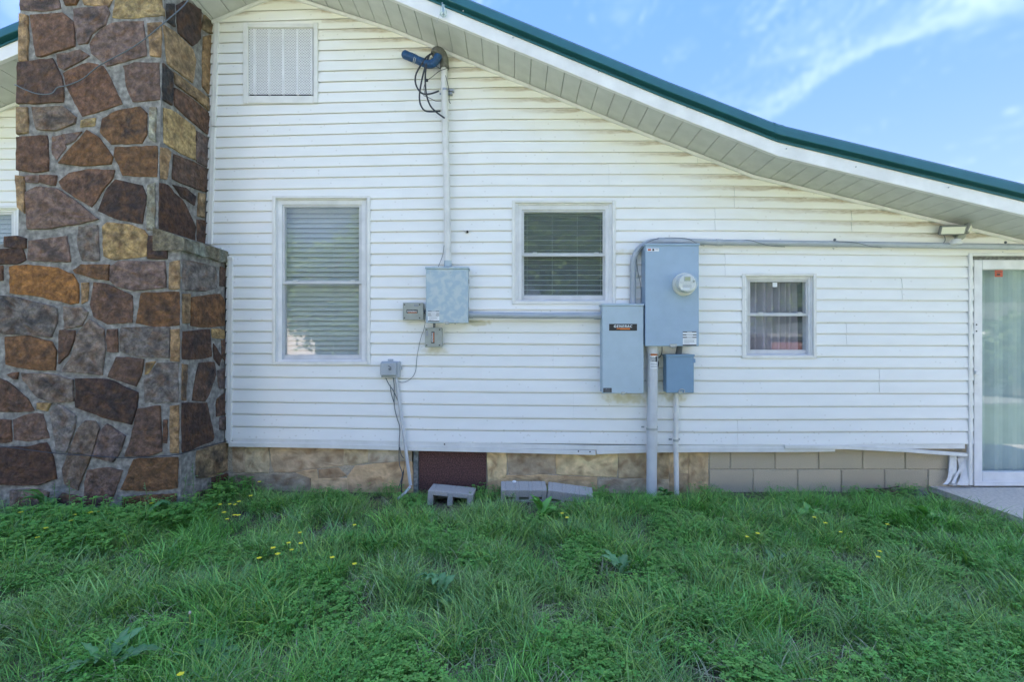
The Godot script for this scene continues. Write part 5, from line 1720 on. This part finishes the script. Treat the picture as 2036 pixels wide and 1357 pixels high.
# hollow concrete block lying with its cores towards the lawn
func cinder(s: SurfaceTool, l: float, h: float, d: float, cores: Array) -> void:
	var xs := [-l / 2]
	for c in cores:
		xs.append(c[0])
		xs.append(c[1])
	xs.append(l / 2)
	for i in range(0, xs.size() - 1, 2):
		box(s, Vector3(xs[i], 0, -d / 2), Vector3(xs[i + 1], h, d / 2), 0.006)
	for c in cores:
		box(s, Vector3(c[0] - 0.002, 0, -d / 2), Vector3(c[1] + 0.002, c[2], d / 2), 0.004)
		box(s, Vector3(c[0] - 0.002, c[3], -d / 2), Vector3(c[1] + 0.002, h, d / 2), 0.004)
		box(s, Vector3(c[0] - 0.002, c[2] - 0.002, -d / 2), Vector3(c[1] + 0.002, c[3] + 0.002, -d / 2 + 0.03), 0.0)
func build_blocks() -> void:
	var t := thing("concrete_block", "hollow concrete block with two open cores before the rusty sheet", "concrete block", Vector3(-0.525, -0.052, 0.20))
	t.rotation = Vector3(0.0, -0.06, -0.075)
	var s := new_st()
	cinder(s, 0.385, 0.165, 0.20, [[-0.145, -0.022, 0.035, 0.125], [0.022, 0.145, 0.035, 0.125]])
	put(t, "block", mesh_of(s), M.concrete)
	t = thing("concrete_block", "speckled concrete block with three narrow slots leaning at the foundation", "concrete block", Vector3(0.098, -0.012, 0.14))
	t.rotation = Vector3(0.22, 0.03, -0.012)
	s = new_st()
	cinder(s, 0.392, 0.15, 0.16, [[-0.155, -0.075, 0.052, 0.080], [-0.040, 0.040, 0.052, 0.080], [0.075, 0.155, 0.052, 0.080]])
	put(t, "block", mesh_of(s), M.concrete)
	t = thing("concrete_block", "speckled concrete block tipped down at one end in the grass", "concrete block", Vector3(0.49, -0.042, 0.16))
	t.rotation = Vector3(0.22, -0.10, -0.115)
	s = new_st()
	cinder(s, 0.385, 0.16, 0.15, [[-0.155, -0.075, 0.052, 0.080], [-0.040, 0.040, 0.052, 0.080], [0.075, 0.155, 0.052, 0.080]])
	put(t, "block", mesh_of(s), M.concrete)
	s = new_st()
	s.set_smooth_group(0)
	lathe(s, Vector3.ZERO, Vector3.UP, [[0.012, 0.0], [0.022, 0.008], [0.016, 0.022], [0.0, 0.026]], 7)
	var o := put(self, "pale_pebble", mesh_of(s), M.white_print)
	o.position = Vector3(0.02, 0.135, 0.11)
	tag(o, "small white chip of stone lying on the slotted concrete block", "stone")
	# loose bricks by the path
	for q in [[3.30, 0.045, 0.06, 0.05, "reddish flat stone half buried beside the end of the path", Color(0.22, 0.10, 0.09), 0.24], [3.56, 0.04, 0.07, -0.08, "grey flat stone half buried beside the end of the path", Color(0.26, 0.27, 0.25), 0.21]]:
		t = thing("edging_stone", q[4], "stone", Vector3(q[0], q[1], q[2]))
		t.rotation.y = q[3]
		var ring := PackedVector2Array()
		s = new_st()
		s.set_color(q[5])
		box(s, Vector3(-q[6] / 2, -0.05, -0.06), Vector3(q[6] / 2, 0.018, 0.06), 0.012)
		put(t, "slab", mesh_of(s), M.stone)
	s = new_st()
	tube(s, smooth_path([Vector3(3.24, 0.075, 0.10), Vector3(3.33, 0.085, 0.09), Vector3(3.44, 0.095, 0.07)], 3), 0.005, 6)
	o = part(self, "twig", s, M.bark)
	tag(o, "short dry twig lying on the reddish flat stone", "twig")

# ---------------------------------------------------------------- what stands behind the camera and shows in the panes
func tree(at: Vector3, height: float, crown: Vector3, label: String, c: Color, count: int) -> void:
	var t := thing("tree", label, "tree", at, "trees across the yard")
	var s := new_st()
	var h := height - crown.y * 1.4
	tube(s, smooth_path([Vector3.ZERO, Vector3(0.1, h * 0.5, 0.05), Vector3(0.05, h + crown.y * 0.8, 0)], 4), [0.26, 0.24, 0.22, 0.2, 0.18, 0.15, 0.12, 0.09, 0.05], 10)
	for k in 7:
		var a := k * 2.4
		var b := Vector3(0.05, h * (0.8 + 0.1 * k), 0)
		tube(s, smooth_path([b, b + Vector3(cos(a) * crown.x * 0.35, crown.y * 0.3, sin(a) * crown.z * 0.35), b + Vector3(cos(a) * crown.x * 0.75, crown.y * 0.6, sin(a) * crown.z * 0.75)], 3), [0.09, 0.08, 0.07, 0.06, 0.045, 0.03, 0.015], 6)
	put(t, "trunk", mesh_of(s), M.bark)
	var meshes := []
	for k in 3:
		s = new_st()
		for i in 9:
			var p := Vector3(rng.randf_range(-1, 1), rng.randf_range(-1, 1), rng.randf_range(-1, 1)) * 0.22
			var d := Vector3(rng.randf_range(-1, 1), rng.randf_range(-0.6, 0.4), rng.randf_range(-1, 1)).normalized()
			var e := d.cross(Vector3(rng.randf(), rng.randf(), rng.randf())).normalized()
			var l := rng.randf_range(0.10, 0.19)
			var g := rng.randf_range(0.7, 1.25)
			s.set_color(Color(g, g, g))
			quad(s, p, p + d * l * 0.5 - e * l * 0.3, p + d * l, p + d * l * 0.5 + e * l * 0.3)
		meshes.append(mesh_of(s))
	var lumps := []
	for k in 26:
		var v := Vector3(rng.randfn(), rng.randfn(), rng.randfn()).normalized() * pow(rng.randf(), 0.4)
		lumps.append([v * crown * 0.78 + Vector3(0, height - crown.y, 0), rng.randf_range(0.28, 0.48)])
	var spots := []
	for i in count:
		var l: Array = lumps[rng.randi() % lumps.size()]
		var v: Vector3 = Vector3(rng.randfn(), rng.randfn(), rng.randfn()).normalized() * pow(rng.randf(), 0.45) * float(l[1])
		spots.append([Transform3D(Basis(Vector3.UP, rng.randf() * TAU), l[0] + v * crown), c * rng.randf_range(0.75, 1.25)])
	scatter(t, "crown", meshes, spots, M.tree_leaf)
func build_yard() -> void:
	tree(Vector3(3.0, 0, 15.0), 9.5, Vector3(4.2, 4.0, 3.2), "broad leafy tree standing across the yard facing the square window", Color(0.085, 0.135, 0.035), 5200)
	tree(Vector3(-4.6, 0, 16.5), 8.2, Vector3(2.9, 3.1, 2.6), "rounded pale green tree across the yard facing the tall window", Color(0.105, 0.150, 0.045), 3600)
	tree(Vector3(10.5, 0, 14.5), 7.5, Vector3(3.0, 2.9, 2.6), "leafy tree beside the white garage across the yard", Color(0.09, 0.14, 0.035), 3600)
	tree(Vector3(20.0, 0, 17.0), 9.0, Vector3(4.5, 3.9, 3.2), "spreading tree behind the white garage", Color(0.08, 0.13, 0.035), 3600)
	tree(Vector3(-14.0, 0, 20.0), 8.0, Vector3(3.8, 3.4, 3.0), "far tree beyond the pale cottage", Color(0.08, 0.13, 0.035), 2600)
	tree(Vector3(-6.2, 0, 11.5), 5.2, Vector3(1.6, 2.1, 1.5), "small loose tree in front of the pale cottage", Color(0.10, 0.15, 0.045), 1500)
	tree(Vector3(12.4, 0, 7.7), 2.1, Vector3(1.1, 0.85, 0.8), "low round shrub in front of the white garage", Color(0.10, 0.15, 0.045), 700)
	var t := thing("garage", "white sided garage standing sunlit across the yard", "garage", Vector3(14.5, 0, 9.0))
	var s := new_st()
	box(s, Vector3(9.6, -0.1, 8.6), Vector3(21.0, 2.0, 13.5), 0.01)
	part(t, "wall", s, M.white_siding_far)
	s = new_st()
	box(s, Vector3(14.4, 0.0, 8.54), Vector3(16.9, 1.8, 8.6), 0.01)
	part(t, "door", s, M.fascia)
	s = new_st()
	for k in [[8.2, 11.05, 1.95, 2.6], [13.9, 11.05, 1.95, 2.6]]:
		quad_out(s, Vector3(9.3, k[2], k[0]), Vector3(21.3, k[2], k[0]), Vector3(21.3, k[3], k[1]), Vector3(9.3, k[3], k[1]), Vector3(14, 2, 11))
	part(t, "roof", s, M.shingle)
	t = thing("shed", "dark red shed beside the white garage", "shed", Vector3(7.6, 0, 9.6))
	s = new_st()
	box(s, Vector3(7.2, -0.1, 9.2), Vector3(8.9, 1.5, 11.2), 0.01)
	part(t, "wall", s, M.red_siding_far)
	s = new_st()
	box(s, Vector3(7.0, 1.5, 9.0), Vector3(9.1, 1.6, 11.4), 0.01)
	part(t, "roof", s, M.shingle)
	t = thing("cottage", "pale cottage standing sunlit across the yard", "house", Vector3(-9.6, 0, 17.0))
	s = new_st()
	box(s, Vector3(-13.6, -0.1, 14.6), Vector3(-7.6, 3.3, 20.0), 0.01)
	part(t, "wall", s, M.cottage_wall)
	s = new_st()
	for k in [[14.2, 17.3, 3.25, 4.5], [20.4, 17.3, 3.25, 4.5]]:
		quad_out(s, Vector3(-13.9, k[2], k[0]), Vector3(-7.3, k[2], k[0]), Vector3(-7.3, k[3], k[1]), Vector3(-13.9, k[3], k[1]), Vector3(-10, 2, 17))
	part(t, "roof", s, M.shingle)
	s = new_st()
	quad(s, Vector3(-40, -0.012, 14.0), Vector3(40, -0.012, 14.0), Vector3(40, -0.012, 6.6), Vector3(-40, -0.012, 6.6))
	structure("bounce_ground", s, M.gravel, "pale gravel sheet added across the yard to bounce light")  # unseen pale ground, added to bounce sunlight onto the wall

# ---------------------------------------------------------------- sky
func cloud_texture() -> ImageTexture:
	var w := 1024
	var h := 512
	var im := Image.create(w, h, false, Image.FORMAT_RGBA8)
	im.fill(Color(1, 1, 1, 0))
	var n := FastNoiseLite.new()
	n.seed = 221  # picked so denser cloud lies out of view and brightens the lawn
	n.frequency = 1.1
	n.fractal_octaves = 6
	n.fractal_gain = 0.5
	n.domain_warp_enabled = true
	n.domain_warp_amplitude = 0.7
	n.domain_warp_frequency = 0.9
	n.domain_warp_fractal_octaves = 3
	for j in h / 2 + 4:
		var up := (0.5 - (j + 0.5) / h) * PI
		for i in w:
			var a := -(i + 0.5) / w * TAU
			var d := Vector3(cos(up) * cos(a), sin(up), cos(up) * sin(a)) / (sin(up) + 0.35)     # a high thin sheet, stretched along the wind
			var v := n.get_noise_3d(d.x * 0.55 + d.z * 0.25, 3.0, d.z * 1.0 - d.x * 0.5)
			im.set_pixel(i, j, Color(0.97, 0.985, 1.0, smoothstep(-0.28, 0.62, v) * 0.9))
	return ImageTexture.create_from_image(im)
func _ready() -> void:
	rng.seed = 20260
	noise.seed = 4
	noise.frequency = 0.05
	noise.fractal_octaves = 3
	# camera
	var cam := Camera3D.new()
	cam.name = "camera"
	add_child(cam)
	cam.position = Vector3(0, EYE, DIST)
	cam.fov = rad_to_deg(2.0 * atan(678.5 / FOCAL))
	cam.far = 2500.0
	cam.current = true
	# sky, sun, exposure
	var env := Environment.new()
	env.background_mode = Environment.BG_SKY
	var sky := Sky.new()
	var sm := ProceduralSkyMaterial.new()
	sm.sky_top_color = lin(0.0220, 0.0500, 0.130)
	sm.sky_horizon_color = lin(0.090, 0.112, 0.155)
	sm.sky_curve = 0.16
	sm.ground_bottom_color = lin(0.02, 0.03, 0.02)
	sm.ground_horizon_color = lin(0.04, 0.05, 0.05)
	sm.sky_cover = cloud_texture()
	sm.sky_cover_modulate = Color(lin(0.078, 0.075, 0.070), 1.0)
	sky.sky_material = sm
	env.sky = sky
	env.tonemap_mode = Environment.TONE_MAPPER_LINEAR
	env.tonemap_exposure = 10.6
	env.sdfgi_enabled = true
	env.ssao_enabled = true
	env.ssil_enabled = true
	var we := WorldEnvironment.new()
	we.name = "environment"
	we.environment = env
	add_child(we)
	var sun := DirectionalLight3D.new()          # behind the house: the whole wall and lawn lie in its shade
	sun.name = "sun"
	sun.light_energy = 1.6
	sun.light_color = Color(1.0, 0.98, 0.95)
	sun.light_angular_distance = 0.5
	sun.shadow_enabled = true
	sun.sky_mode = DirectionalLight3D.SKY_MODE_LIGHT_ONLY
	add_child(sun)
	sun.look_at_from_position(Vector3.ZERO, -Vector3(-0.12, sin(deg_to_rad(38.0)), -cos(deg_to_rad(38.0))))
	make_materials()
	# setting and house
	house = thing("house", "white sided house with green metal roof edge and stone foundation", "house")
	lay_courses()
	build_roof()
	lay_siding()
	build_trim()
	build_openings()
	build_foundation()
	build_lawn()
	build_chimney()
	build_electrical()
	build_blocks()
	build_plants()
	build_yard()
